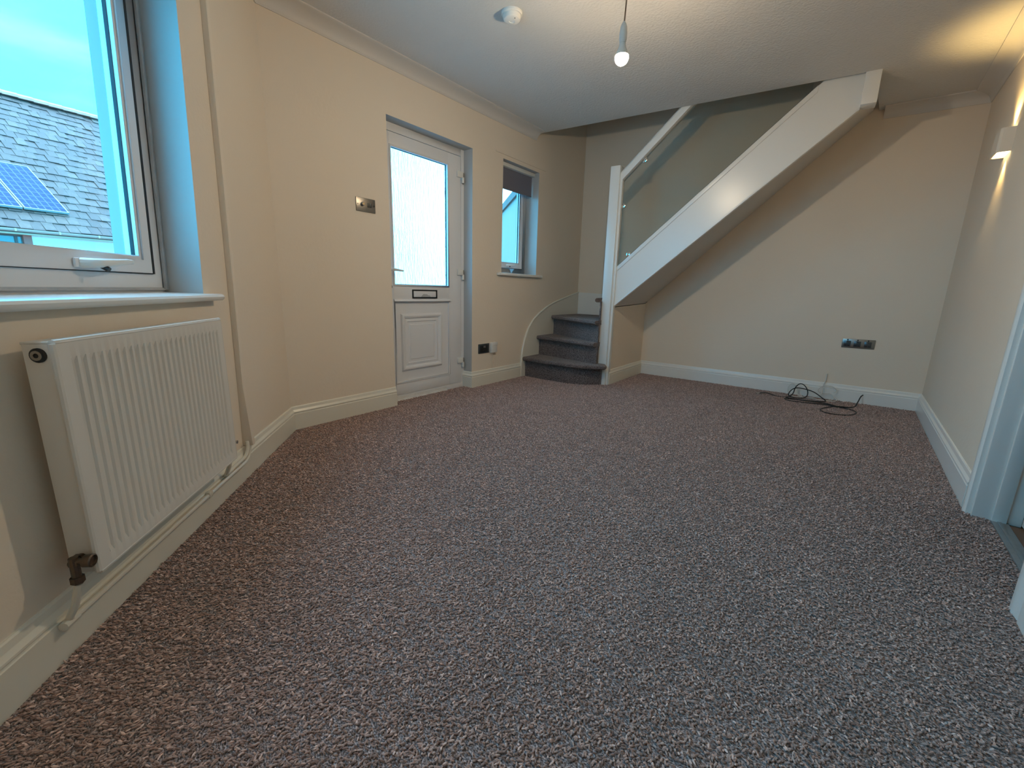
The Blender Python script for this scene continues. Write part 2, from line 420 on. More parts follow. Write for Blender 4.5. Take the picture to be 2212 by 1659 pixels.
# pile of the carpet: short tilted tufts all over the floor
def tuft_mat():
    m, n, l, out = new_mat('twist_pile_yarn')
    b = n.new('ShaderNodeBsdfPrincipled'); l.new(b.outputs[0], out.inputs['Surface'])
    b.inputs['Roughness'].default_value = 0.9; b.inputs['Specular IOR Level'].default_value = 0.1
    b.inputs['Sheen Weight'].default_value = 0.6; b.inputs['Sheen Roughness'].default_value = 0.5
    oi = n.new('ShaderNodeObjectInfo'); r = n.new('ShaderNodeValToRGB'); e = r.color_ramp.elements
    g = PILE_GAIN
    e[0].position = 0.0; e[0].color = (0.100 * g, 0.062 * g, 0.051 * g, 1)
    e[1].position = 1.0; e[1].color = (0.43 * g, 0.310 * g, 0.270 * g, 1)
    k = e.new(0.55); k.color = (0.21 * g, 0.138 * g, 0.116 * g, 1)
    k = e.new(0.88); k.color = (0.27 * g, 0.190 * g, 0.163 * g, 1)
    l.new(oi.outputs['Random'], r.inputs['Fac']); l.new(r.outputs['Color'], b.inputs['Base Color'])
    return m
M_tuft = tuft_mat()
ng = bpy.data.node_groups.new('carpet_pile_nodes', 'GeometryNodeTree')
ng.interface.new_socket(name='Geometry', in_out='INPUT', socket_type='NodeSocketGeometry')
ng.interface.new_socket(name='Geometry', in_out='OUTPUT', socket_type='NodeSocketGeometry')
N_ = ng.nodes; L_ = ng.links
gi = N_.new('NodeGroupInput'); go = N_.new('NodeGroupOutput')
dp = N_.new('GeometryNodeDistributePointsOnFaces'); dp.inputs['Density'].default_value = 24000.0; dp.inputs['Seed'].default_value = 4
ico = N_.new('GeometryNodeMeshIcoSphere'); ico.inputs['Radius'].default_value = 1.0; ico.inputs['Subdivisions'].default_value = 1
tf = N_.new('GeometryNodeTransform'); tf.inputs['Scale'].default_value = (0.0021, 0.0021, 0.0062)
sm = N_.new('GeometryNodeSetMaterial'); sm.inputs['Material'].default_value = M_tuft
ip = N_.new('GeometryNodeInstanceOnPoints')
rv = N_.new('FunctionNodeRandomValue'); rv.data_type = 'FLOAT_VECTOR'
rv.inputs[0].default_value = (0.35, -0.7, -0.9); rv.inputs[1].default_value = (1.65, 0.7, 0.9)
rs = N_.new('FunctionNodeRandomValue'); rs.data_type = 'FLOAT'
rs.inputs[2].default_value = 0.75; rs.inputs[3].default_value = 1.2; rs.inputs['Seed'].default_value = 9
L_.new(gi.outputs[0], dp.inputs['Mesh']); L_.new(dp.outputs['Points'], ip.inputs['Points'])
L_.new(ico.outputs['Mesh'], tf.inputs['Geometry']); L_.new(tf.outputs['Geometry'], sm.inputs['Geometry']); L_.new(sm.outputs['Geometry'], ip.inputs['Instance'])
L_.new(rv.outputs[0], ip.inputs['Rotation']); L_.new(rs.outputs[1], ip.inputs['Scale'])
L_.new(ip.outputs['Instances'], go.inputs[0])
mb = MB()
pl = [LW.w(2.78, 0, 0.022), RW.w(5.36, 0, 0.022), RW.w(2.90, 0, 0.022), RW.w(2.885, 0, -0.050), RW.w(2.165, 0, -0.050), RW.w(2.15, 0, 0.022), RW.w(0.022, 0, 0.022), V((XN + 0.022, YB - 0.022, 0)), V((XN + 0.022, YO + 0.02, 0)), V((XN - 0.03, YO - 0.045, 0)), V((-1.86, 3.635, 0)), V((-2.03, 3.572, 0)), V((-2.30, 3.560, 0)), DW.w(2.40, 0, 0.022), DW.w(1.60, 0, 0.022), DW.w(1.600, 0, -0.085), DW.w(0.79, 0, -0.085), DW.w(0.79, 0, 0.022), LW.w(0.03, 0, 0.025)]
mb.add([V((q.x, q.y, 0.0032)) for q in pl], [tuple(range(len(pl)))])
pile = obj('carpet_pile', mb, M_tuft, FLOOR, kind='stuff')
md = pile.modifiers.new('pile', 'NODES'); md.node_group = ng

# ceiling with the stairwell opening
def slab(mb, pts, t=0.16):
    mb.loft([[V((q[0], q[1], zc(q[0], q[1]))) for q in pts], [V((q[0], q[1], zc(q[0], q[1]) + t)) for q in pts]])
mb = MB()
sA = ST.w(-0.86, 0); sB = ST.w(1.70, 0); sC = RW.w(0.86, 0)
OP0, OP1 = ST.w(-0.95, 0, 0.035), ST.w(1.66, 0, 0.035)
rE = ST.w(2.45, 0, 0.035)
slab(mb, [LW.w(2.9, 0, -0.1), RW.w(5.5, 0, -0.05), rE, OP1, OP0, DW.w(0, 0, -0.05)])
slab(mb, [OP1, rE, RW.w(-0.05, 0, -0.05), V((OP1.x + 0.06, YB + 0.05, 0))])
structure(obj('ceiling', mb, M_ceil, merge=False), 'white textured ceiling cut away over the stairs', 'ceiling')

# upper stairwell that the opening shows a little of
mb = MB()
a, b = ST.w(-0.95, 0, 0.035), ST.w(1.72, 0, 0.035)
mb.hexa([V((a.x, a.y - 0.1, 2.47)), V((b.x, b.y - 0.1, 2.47)), V((b.x, b.y, 2.47)), V((a.x, a.y, 2.47)), V((a.x, a.y - 0.1, 4.6)), V((b.x, b.y - 0.1, 4.6)), V((b.x, b.y, 4.6)), V((a.x, a.y, 4.6))])
mb.abox(b.x - 0.05, b.x + 0.05, b.y, YB + 0.05, 2.47, 4.6)
mb.abox(XD - 0.3, b.x + 0.1, a.y - 0.2, YB + 0.15, 4.55, 4.7)
structure(obj('wall_upper', mb, M_wall, merge=False), 'cream landing walls closing the stairwell above the ceiling', 'wall')

# ------------------------------------------------------------------ skirtings, coving
def line2(p): return V((p[0], p[1]))
def sweep(path, prof, zf, ends=(0, 0)):
    """path of floor points (room on the right); returns one MB per segment, mitred"""
    P = [V((p.x, p.y)) for p in path]; res = []
    ns = []
    for i in range(len(P) - 1):
        d = (P[i + 1] - P[i]).normalized(); ns.append(V((d.y, -d.x)))
    def off(i, o):
        if i == 0: return P[0] + ns[0] * o
        if i == len(P) - 1: return P[-1] + ns[-1] * o
        m = ns[i - 1] + ns[i]; m = m / (m.dot(ns[i])); return P[i] + m * o
    for i in range(len(P) - 1):
        mb = MB(); rings = []
        k = max(1, int((P[i + 1] - P[i]).length / 0.5))
        for t in range(k + 1):
            f = t / k; ring = []
            for o, z in prof:
                q = off(i, o).lerp(off(i + 1, o), f)
                ring.append(V((q.x, q.y, zf(q.x, q.y) + z)))
            rings.append(ring)
        mb.loft(rings); res.append(mb)
    return res
SKP = [(0, 0), (0.018, 0), (0.018, 0.098), (0.0155, 0.100), (0.0145, 0.1035), (0.0155, 0.107), (0.018, 0.109), (0.0175, 0.114), (0.013, 0.121), (0.010, 0.126), (0.0085, 0.134), (0.007, 0.142), (0.004, 0.146), (0, 0.147)]
zero = lambda x, y: 0.0
s = sweep([LW.w(2.79, 0), LW.w(0, 0), DW.w(0.775, 0)], SKP, zero)
structure(obj('baseboard_left', s[0], M_skirt), 'cream white skirting board under the radiator', 'skirting board')
structure(obj('baseboard_front', s[1], M_skirt), 'cream white skirting board left of the front door', 'skirting board')
s = sweep([DW.w(1.612, 0, -0.10), DW.w(1.612, 0), DW.w(2.335, 0)], SKP, zero)
mb = s[0]; mb.add(s[1].v, s[1].f)
structure(obj('baseboard_middle', mb, M_skirt, merge=False), 'cream white skirting board between the front door and the stairs', 'skirting board')
s = sweep([V((XN, YO + 0.0, 0)), V((XN, YB, 0)), RW.w(0, 0), RW.w(2.088, 0)], SKP, zero)
structure(obj('baseboard_understairs', s[0], M_skirt), 'short cream white skirting board beside the newel post', 'skirting board')
structure(obj('baseboard_back', s[1], M_gloss), 'long white skirting board on the far wall behind the cables', 'skirting board')
structure(obj('baseboard_right', s[2], M_gloss), 'white skirting board on the right wall', 'skirting board')
s = sweep([RW.w(2.965, 0), RW.w(5.38, 0)], SKP, zero)
structure(obj('baseboard_near', s[0], M_gloss), 'white skirting board on the right wall, on the near side of the doorway', 'skirting board')

CVP = [(0, 0.01), (0, -0.068), (0.006, -0.068), (0.008, -0.062)]
for i in range(8):
    a = math.pi / 2 * i / 7
    CVP.append((0.094 - 0.084 * math.cos(a), -0.060 + 0.052 * math.sin(a)))
CVP += [(0.096, -0.007), (0.100, -0.006), (0.100, 0.01)]
s = sweep([LW.w(2.79, 0), LW.w(0, 0), DW.w(2.504, 0)], CVP, zc)
structure(obj('trim_1', s[0], M_cove, smooth=True), 'white plaster coving above the big window', 'coving')
structure(obj('trim_2', s[1], M_cove, smooth=True), 'white plaster coving above the front door', 'coving')
s = sweep([BW.w(2.60, 0), RW.w(0, 0), RW.w(5.38, 0)], CVP, zc)
structure(obj('trim_3', s[0], M_cove, smooth=True), 'short white plaster coving right of the stairs on the far wall', 'coving')
structure(obj('trim_4', s[1], M_cove, smooth=True), 'white plaster coving above the wall light', 'coving')

# ------------------------------------------------------------------ window_1 (left)
def frame_ring(mb, F, u0, u1, z0, z1, w, o0, o1, wb=None):
    wb = w if wb is None else wb
    mb.prism(F, [(u0, z0), (u1, z0), (u1 - w, z0 + wb), (u0 + w, z0 + wb)], o0, o1)
    mb.prism(F, [(u0, z1), (u0 + w, z1 - w), (u1 - w, z1 - w), (u1, z1)], o0, o1)
    mb.prism(F, [(u0, z0), (u0 + w, z0 + wb), (u0 + w, z1 - w), (u0, z1)], o0, o1)
    mb.prism(F, [(u1, z0), (u1, z1), (u1 - w, z1 - w), (u1 - w, z0 + wb)], o0, o1)

def casement(F, parent, u0, u1, z0, z1, of, handle_at, zslope=0.0, fr=0.042, with_handle=True):
    """one sash: frame, inner bead, glass, outside bead, handle. of = depth of the sash front"""
    mb = MB(); frame_ring(mb, F, u0, u1, z0, z1, fr, of, of - 0.055)
    sash = obj('sash', mb, M_upvc, parent, bevel=0.002)
    mb = MB(); frame_ring(mb, F, u0 + fr - 0.001, u1 - fr + 0.001, z0 + fr - 0.001, z1 - fr + 0.001, 0.014, of - 0.006, of - 0.022)
    obj('glazing_bead', mb, M_upvc, sash, bevel=0.003)
    mb = MB(); frame_ring(mb, F, u0 + fr + 0.012, u1 - fr - 0.012, z0 + fr + 0.012, z1 - fr - 0.012, 0.003, of - 0.019, of - 0.030)
    obj('glass_seal', mb, M_seal, sash)
    mb = MB(); mb.box(F, u0 + fr + 0.004, u1 - fr - 0.004, of - 0.024, of - 0.028, z0 + fr + 0.004, z1 - fr - 0.004)
    obj('pane', mb, M_glass, sash)
    mb = MB(); frame_ring(mb, F, u0 - 0.004, u1 + 0.004, z0 - 0.004, z1 + 0.004, fr + 0.010, of - 0.030, of - 0.052)
    obj('outside_bead', mb, M_upvc_out, sash, bevel=0.003)
    # dark gap between sash and frame
    mb = MB(); frame_ring(mb, F, u0 - 0.004, u1 + 0.004, z0 - 0.004, z1 + 0.004, 0.0045, of - 0.001, of - 0.03)
    obj('sash_gasket', mb, M_seal, sash)
    return sash

win1 = empty('window_1', LW.w(1.45, 0.83, -0.13), 'big white window on the left with a clear pane looking onto a slate roof', 'window', kind='structure')
OF1 = -0.130
FU0, FU1, FZ0, FZ1 = 0.851, 2.45, 0.838, 2.05
mb = MB()
frame_ring(mb, LWS, FU0, FU1, FZ0, FZ1, 0.071, OF1, OF1 - 0.068, wb=0.068)
mb.box(LWS, 1.60, 1.70, OF1, OF1 - 0.068, FZ0 + 0.066, FZ1 - 0.07)
obj('window_frame', mb, M_upvc, win1, bevel=0.003)
for (a, b) in ((0.924, 1.60), (1.70, 2.377)):
    sash = casement(LWS, win1, a, b, 0.909, 1.975, OF1 + 0.006, None)
mb = MB(); mb.prism(LWS, [(0.915, 0.906), (0.926, 0.906), (0.926, 1.975), (0.915, 1.975)], OF1 + 0.0005, OF1 + 0.0075); obj('frame_seal', mb, M_seal, win1)
# sealant strips where the frame meets the plaster
mb = MB()
mb.prism(LWS, [(0.851, 0.85), (0.866, 0.85), (0.866, 2.03), (0.851, 2.03)], OF1 + 0.002, OF1 + 0.014)
mb.extr(LWS, [(OF1, 0.849), (OF1 + 0.012, 0.849), (OF1, 0.860)], 0.86, 2.43)
obj('sealant_bead', mb, M_caulk, win1, bevel=0.004)
# handle on the bottom rail
def sash_handle(F, parent, u, z, o, flip=1, sc=1.0):
    mb = MB(); mb.box(F, u - 0.045 * sc, u + 0.028 * sc, o, o + 0.008 * sc, z - 0.011 * sc, z + 0.011 * sc)
    h = obj('handle', mb, M_upvc, parent, bevel=0.004 * sc)
    mb = MB()
    pts = [(u + 0.008 * flip * sc, z, o + 0.006 * sc), (u + 0.004 * flip * sc, z, o + 0.022 * sc), (u - 0.012 * flip * sc, z + 0.001, o + 0.036 * sc), (u - 0.045 * flip * sc, z + 0.004 * sc, o + 0.042 * sc), (u - 0.085 * flip * sc, z + 0.008 * sc, o + 0.040 * sc), (u - 0.112 * flip * sc, z + 0.009 * sc, o + 0.036 * sc)]
    mb.tube([F.w(*p) for p in pts], [0.012 * sc, 0.0115 * sc, 0.011 * sc, 0.009 * sc, 0.0075 * sc, 0.0055 * sc], 10)
    obj('handle_lever', mb, M_wplastic, h, smooth=True)
    mb = MB(); mb.lathe(F.w(u - 0.014 * flip * sc, z - 0.005 * sc, o + 0.030 * sc), F.n + V((0, 0, -0.6)), [(0.006 * sc, 0), (0.006 * sc, 0.018 * sc)], 10)
    obj('handle_lock', mb, M_black, h)
sash_handle(LWS, win1, 1.245, 0.928, OF1 + 0.006, flip=1, sc=1.25)

mb = MB()
prof = [(-0.135, 0.822), (-0.135, 0.842), (0.030, 0.838), (0.040, 0.834), (0.044, 0.827), (0.042, 0.819), (0.034, 0.812), (0.006, 0.810), (-0.01, 0.815)]
mb.loft([[LW.w(u, z, o) for o, z in prof] for u in (0.853, 2.445)])
mb.extr(LW, [(0.0, 0.838), (0.030, 0.838), (0.040, 0.834), (0.044, 0.827), (0.042, 0.819), (0.034, 0.812), (0.0, 0.810)], 0.782, 0.853)
mb.extr(LW, [(0.0, 0.838), (0.030, 0.838), (0.040, 0.834), (0.044, 0.827), (0.042, 0.819), (0.034, 0.812), (0.0, 0.810)], 2.445, 2.515)
obj('window_sill', mb, M_gloss, win1, smooth=True, merge=False)

# boxed pipe in the corner next to the window
mb = MB()
mb.hexa([LWP.w(0.660, 0.149, 0), LWP.w(0.686, 0.149, 0), LWP.w(0.686, 0.149, 0.044), LWP.w(0.660, 0.149, 0.044),
         LWP.w(0.660, 0.42, 0), LWP.w(0.685, 0.42, 0), LWP.w(0.685, 0.42, 0.024), LWP.w(0.660, 0.42, 0.024)])
mb.hexa([LWP.w(0.660, 0.42, 0), LWP.w(0.685, 0.42, 0), LWP.w(0.685, 0.42, 0.024), LWP.w(0.660, 0.42, 0.024),
         LWP.w(0.660, 2.40, 0), LWP.w(0.685, 2.40, 0), LWP.w(0.685, 2.40, 0.022), LWP.w(0.660, 2.40, 0.022)])
structure(obj('trim_5', mb, M_wall, bevel=0.002), 'thin cream pipe boxing running up the wall beside the big window', 'pipe boxing')

# ------------------------------------------------------------------ radiator
rad = empty('radiator', LW.w(1.33, 0.19, 0.06), 'white ribbed panel radiator on the wall under the big window', 'radiator')
RU0, RU1, RZ0, RZ1 = 0.965, 1.675, 0.200, 0.752
OF, OB = 0.100, 0.038
NR = 26
mb = MB()
us = []; RB = 0.028
r0, r1 = RU0 + RB, RU1 - RB
pitch = (r1 - r0) / NR
prof = [(RU0, 0.0), (r0, 0.0)]
for i in range(NR):
    c = r0 + pitch * (i + 0.5)
    prof += [(c - pitch * 0.34, 0.0), (c - pitch * 0.22, -0.0055), (c + pitch * 0.22, -0.0055), (c + pitch * 0.34, 0.0)]
prof += [(r1, 0.0), (RU1, 0.0)]
zr = [(RZ0, 0.0), (RZ0 + 0.034, 0.0), (RZ0 + 0.046, 1.0), (RZ1 - 0.050, 1.0), (RZ1 - 0.038, 0.0), (RZ1, 0.0)]
rings = [[LW.w(u, z, OF + d * k) for u, d in prof] for z, k in zr]
mb.loft(rings, closed=False)
front = [LW.w(RU0, RZ0, OF), LW.w(RU1, RZ0, OF), LW.w(RU1, RZ1, OF), LW.w(RU0, RZ1, OF)]
back = [LW.w(RU0, RZ0, OF - 0.014), LW.w(RU1, RZ0, OF - 0.014), LW.w(RU1, RZ1, OF - 0.014), LW.w(RU0, RZ1, OF - 0.014)]
mb.add(back, [(3, 2, 1, 0)])
obj('front_panel', mb, M_rad, rad, smooth=True)
mb = MB()      # rolled rim round the panel
mb.tube([LW.w(RU0, RZ0 + .006, OF - 0.006), LW.w(RU0, RZ1 - .006, OF - 0.006)], 0.007, 8)
mb.tube([LW.w(RU1, RZ0 + .006, OF - 0.006), LW.w(RU1, RZ1 - .006, OF - 0.006)], 0.007, 8)
mb.tube([LW.w(RU0, RZ0 + .004, OF - 0.006), LW.w(RU1, RZ0 + .004, OF - 0.006)], 0.007, 8)
mb.tube([LW.w(RU0, RZ1 - .004, OF - 0.006), LW.w(RU1, RZ1 - .004, OF - 0.006)], 0.007, 8)
obj('panel_rim', mb, M_rad, rad, smooth=True)
for (a, b) in ((RU1 - 0.004, RU1), (RU0, RU0 + 0.004)):
    mb = MB(); mb.box(LW, a, b, OB, OF - 0.008, RZ0 + 0.004, RZ1 - 0.004)
    obj('side_panel', mb, M_rad, rad, bevel=0.0015)
mb = MB(); mb.box(LW, RU0 + 0.003, RU1 - 0.003, OB, OB + 0.012, RZ0 + 0.01, RZ1 - 0.01)
obj('rear_panel', mb, M_rad, rad)
mb = MB(); mb.box(LW, RU0, RU1, OB - 0.002, OF - 0.008, RZ1 - 0.008, RZ1 - 0.002)
obj('top_cover', mb, M_rad, rad, bevel=0.0015)
for u in (1.12, 1.52):
    mb = MB(); mb.box(LW, u - 0.02, u + 0.02, 0.0015, OB + 0.002, RZ0 + 0.05, RZ1 - 0.05)
    obj('wall_bracket', mb, M_rad, rad)
mb = MB(); c = LW.w(RU1, RZ1 - 0.030, 0.066)
mb.lathe(c, LW.u, [(0.0155, -0.002), (0.0155, 0.003), (0.012, 0.005)], 20)
plug = obj('plug', mb, M_black, rad, smooth=True, label='black ringed blanking plug')
mb = MB(); mb.lathe(c, LW.u, [(0.0105, 0.004), (0.0105, 0.007), (0.005, 0.007), (0.005, 0.003)], 16)
obj('plug_centre', mb, M_nickel, plug, smooth=True)
# left valve with pipe
vz = RZ0 + 0.045
mb = MB(); vc = LW.w(RU1 + 0.022, vz, 0.066)
mb.tube([LW.w(RU1 - 0.002, vz, 0.066), LW.w(RU1 + 0.030, vz, 0.066)], 0.010, 10)
mb.tube([LW.w(RU1 + 0.006, vz, 0.066), LW.w(RU1 + 0.014, vz, 0.066)], 0.014, 6)
mb.tube([LW.w(RU1 + 0.024, vz + 0.014, 0.066), LW.w(RU1 + 0.024, vz - 0.050, 0.066)], 0.009, 10)
mb.tube([LW.w(RU1 + 0.024, vz - 0.034, 0.066), LW.w(RU1 + 0.024, vz - 0.050, 0.066)], 0.013, 6)
val = obj('valve', mb, M_brass, rad, smooth=True, label='tarnished dark metal valve', merge=False)
mb = MB(); mb.lathe(LW.w(RU1 + 0.024, vz + 0.004, 0.074), LW.n, [(0.006, 0), (0.006, 0.012), (0.014, 0.014), (0.015, 0.030), (0.012, 0.032), (0.011, 0.028)], 16)
obj('valve_cap', mb, M_brass, val, smooth=True)
mb = MB(); mb.tube([LW.w(0.958, vz - 0.005, 0.066), LW.w(0.925, vz - 0.005, 0.066)], 0.008, 8); mb.tube([LW.w(0.930, vz + 0.018, 0.068), LW.w(0.930, vz - 0.026, 0.066)], 0.008, 8)
val2 = obj('valve', mb, M_brass, rad, smooth=True, label='small dark valve with a bright top', merge=False)
mb = MB(); mb.tube([LW.w(0.930, vz + 0.010, 0.066), LW.w(0.930, vz + 0.010, 0.092)], 0.007, 10)
obj('valve_cap', mb, M_chrome, val2, smooth=True)

# pipes along the skirting
pipes = empty('heating_pipes', LW.w(1.3, 0.10, 0.03), 'pair of cream painted heating pipes along the skirting under the radiator', 'pipe')
pu = RU1 + 0.024
mb = MB()
def arc(c, r, a0, a1, k, F, o):
    return [F.w(c[0] + r * math.cos(a0 + (a1 - a0) * i / k), c[1] + r * math.sin(a0 + (a1 - a0) * i / k), o) for i in range(k + 1)]
path = [LW.w(pu, vz - 0.0535, 0.066), LW.w(pu, 0.135, 0.050), LW.w(pu, 0.105, 0.034), LW.w(pu - 0.004, 0.094, 0.030), LW.w(pu - 0.03, 0.090, 0.027)]
path += [LW.w(u, 0.090, 0.027) for u in (1.5, 1.3, 1.1, 0.95, 0.85)]
path += [LW.w(0.74 - 0.068 * math.sin(t), 0.158 - 0.068 * math.cos(t), 0.027) for t in (0.0, 0.35, 0.7, 1.05, 1.4)]
path += [LW.w(0.668, 0.175, 0.026)]
mb.tube(path, 0.0078, 10); obj('pipe', mb, M_pipe, pipes, smooth=True)
mb = MB()
path = [LW.w(0.930, vz - 0.0330, 0.066), LW.w(0.930, 0.150, 0.050), LW.w(0.930, 0.118, 0.036), LW.w(0.922, 0.111, 0.030), LW.w(0.88, 0.110, 0.028), LW.w(0.80, 0.113, 0.028)]
path += [LW.w(0.745 - 0.05 * math.sin(t), 0.163 - 0.05 * math.cos(t), 0.028) for t in (0.0, 0.35, 0.7, 1.05, 1.4)]
path += [LW.w(0.694, 0.175, 0.026)]
mb.tube(path, 0.0078, 10); obj('pipe', mb, M_pipe, pipes, smooth=True)
mb = MB(); mb.tube([LW.w(pu + 0.016, 0.092, 0.030), LW.w(pu - 0.022, 0.092, 0.030)], 0.0105, 10)
obj('pipe_elbow', mb, M_pipe, pipes, smooth=True)
mb = MB(); mb.box(LW, 1.04, 1.065, 0.0185, 0.036, 0.080, 0.104); obj('pipe_clip', mb, M_pipe, pipes, bevel=0.003)

# ------------------------------------------------------------------ door_1 (front door)
door = empty('door_1', DW.w(1.17, 0, -0.10), 'white front door with rippled obscure glass above a moulded panel', 'door', kind='structure')
OD = -0.100
mb = MB()
mb.box(DW, 0.670, 0.728, OD, OD - 0.048, 0.0, 2.055); mb.box(DW, 1.578, 1.660, OD, OD - 0.048, 0.0, 2.055)
mb.box(DW, 0.728, 1.578, OD, OD - 0.048, 1.950, 2.055)
obj('door_frame', mb, M_upvc, door, bevel=0.003)
LU0, LU1, LZ0, LZ1 = 0.732, 1.572, 0.045, 1.945
GU0, GU1, GZ0, GZ1 = 0.862, 1.428, 0.893, 1.862
PU0, PU1, PZ0, PZ1 = 0.860, 1.432, 0.140, 0.778
OL = OD + 0.004
mb = MB()
def leaf_box(u0, u1, z0, z1): mb.box(DW, u0, u1, OL, OL - 0.05, z0, z1)
leaf_box(LU0, GU0, LZ0, LZ1); leaf_box(GU1, LU1, LZ0, LZ1)
leaf_box(GU0, GU1, GZ1, LZ1); leaf_box(GU0, GU1, PZ1, GZ0); leaf_box(GU0, GU1, LZ0, PZ0)
leaf = obj('door_leaf', mb, M_upvc, door, bevel=0.0015, merge=False)
mb = MB(); frame_ring(mb, DW, GU0 - 0.002, GU1 + 0.002, GZ0 - 0.002, GZ1 + 0.002, 0.014, OL + 0.006, OL - 0.018)
obj('glazing_bead', mb, M_upvc, leaf, bevel=0.003)
mb = MB(); frame_ring(mb, DW, GU0 + 0.010, GU1 - 0.010, GZ0 + 0.010, GZ1 - 0.010, 0.004, OL - 0.012, OL - 0.026); obj('glass_seal', mb, M_seal, leaf)
mb = MB(); mb.add([DW.w(GU0 + .004, GZ0 + .004, OL - 0.020), DW.w(GU1 - .004, GZ0 + .004, OL - 0.020), DW.w(GU1 - .004, GZ1 - .004, OL - 0.020), DW.w(GU0 + .004, GZ1 - .004, OL - 0.020)], [(0, 1, 2, 3)])
obj('pane', mb, M_rain, leaf, label='rippled obscure glass')
mb = MB(); mb.box(DW, PU0 - .002, PU1 + .002, OL - 0.010, OL - 0.030, PZ0 - .002, PZ1 + .002)
pan = obj('lower_panel', mb, M_upvc, leaf)
mb = MB(); frame_ring(mb, DW, PU0 - 0.002, PU1 + 0.002, PZ0 - 0.002, PZ1 + 0.002, 0.012, OL + 0.004, OL - 0.012); obj('panel_bead', mb, M_upvc, pan, bevel=0.003)
mb = MB(); mb.extr(DW, [(OL - .002, 0.772), (OL + .018, 0.778), (OL + .012, 0.792), (OL - .002, 0.800)], PU0 - 0.004, PU1 + 0.012); obj('drip_rail', mb, M_upvc, pan, bevel=0.002)
mb = MB()      # stepped moulding
def mould(u0, u1, z0, z1, w, h, base):
    k = len(w)
    for i in range(k - 1):
        a, b = w[i], w[i + 1]
        for (q0, q1, r0, r1) in (((u0 + a, z0 + a), (u1 - a, z0 + a), (u0 + b, z0 + b), (u1 - b, z0 + b)), ((u0 + a, z1 - a), (u1 - a, z1 - a), (u0 + b, z1 - b), (u1 - b, z1 - b)), ((u0 + a, z0 + a), (u0 + a, z1 - a), (u0 + b, z0 + b), (u0 + b, z1 - b)), ((u1 - a, z0 + a), (u1 - a, z1 - a), (u1 - b, z0 + b), (u1 - b, z1 - b))):
            mb.add([DW.w(*q0, base + h[i]), DW.w(*q1, base + h[i]), DW.w(*r1, base + h[i + 1]), DW.w(*r0, base + h[i + 1])], [(0, 1, 2, 3)])
ob = OL - 0.010
mould(0.922, 1.345, 0.232, 0.682, [0, 0.008, 0.018, 0.030, 0.040, 0.044, 0.060, 0.066, 0.084, 0.090], [0, 0.014, 0.017, 0.013, 0.003, 0.0045, 0.0075, 0.001, 0.0015, 0.006], ob)
mb.add([DW.w(1.012, 0.322, ob + .006), DW.w(1.255, 0.322, ob + .006), DW.w(1.255, 0.592, ob + .006), DW.w(1.012, 0.592, ob + .006)], [(0, 1, 2, 3)])
obj('raised_moulding', mb, M_upvc, pan, merge=True)
# letter plate
mb = MB(); frame_ring(mb, DW, 1.034, 1.290, 0.800, 0.868, 0.010, OL + 0.008, OL - 0.002)
lp = obj('letter_plate', mb, M_black, leaf, bevel=0.002, label='black rimmed letter plate with a white flap')
mb = MB(); mb.box(DW, 1.046, 1.278, OL + 0.001, OL + 0.005, 0.811, 0.857); obj('flap', mb, M_upvc, lp, bevel=0.002)
mb = MB(); mb.prism(DW, [(1.118, 0.812), (1.215, 0.812), (1.207, 0.823), (1.188, 0.825), (1.180, 0.833), (1.146, 0.834), (1.134, 0.826)], OL + 0.005, OL + 0.009)
obj('flap_lip', mb, M_caulk, lp)
# handle and plate
mb = MB(); mb.box(DW, 0.778, 0.812, OL, OL + 0.010, 0.86, 1.10)
hp = obj('handle_plate', mb, M_wplastic, leaf, bevel=0.006)
mb = MB(); mb.tube([DW.w(0.800, 1.012, OL + 0.008), DW.w(0.800, 1.012, OL + 0.046), DW.w(0.812, 1.011, OL + 0.054), DW.w(0.850, 1.008, OL + 0.054), DW.w(0.915, 1.003, OL + 0.052)], [0.011, 0.011, 0.0115, 0.010, 0.0065], 10)
obj('lever', mb, M_wplastic, hp, smooth=True)
mb = MB(); mb.lathe(DW.w(0.800, 0.905, OL + 0.010), DW.n, [(0.010, 0), (0.010, 0.006), (0.008, 0.006)], 14); obj('lock_cylinder', mb, M_nickel, hp)
# hinges
for hz in (1.785, 1.000, 0.228):
    mb = MB(); mb.box(DW, 1.522, 1.590, OD, OD + 0.020, hz - 0.002, hz + 0.046)
    hg = obj('hinge', mb, M_wplastic, door, bevel=0.005)
    mb = MB(); mb.tube([DW.w(1.588, hz - 0.040, OD + 0.013), DW.w(1.588, hz + 0.004, OD + 0.013)], 0.012, 12); obj('hinge_pin', mb, M_wplastic, hg, smooth=True)
    mb = MB(); mb.box(DW, 1.596, 1.602, OD, OD + 0.010, hz - 0.044, hz + 0.042); obj('hinge_gap', mb, M_black, hg)
# threshold
mb = MB(); mb.box(DW, 0.68, 1.655, OD + 0.002, OD - 0.048, -0.02, 0.045); obj('threshold', mb, M_upvc, door, bevel=0.003)
mb = MB()
edge = [(0.776 + 0.0378 * i, 0.012 + random.uniform(-0.008, 0.012)) for i in range(17)]
ring_t = [(u, 0.030) for u, _ in edge]
mb.loft([[DW.w(u, z, OD + 0.012) for u, z in edge], [DW.w(u, 0.034, OD + 0.008) for u, _ in edge]], closed=False)
mb.loft([[DW.w(u, z, OD + 0.012) for u, z in edge], [DW.w(u, max(z - 0.012, 0.0), OD + 0.03) for u, z in edge]], closed=False)
obj('chipped_trim', mb, M_broken, door)

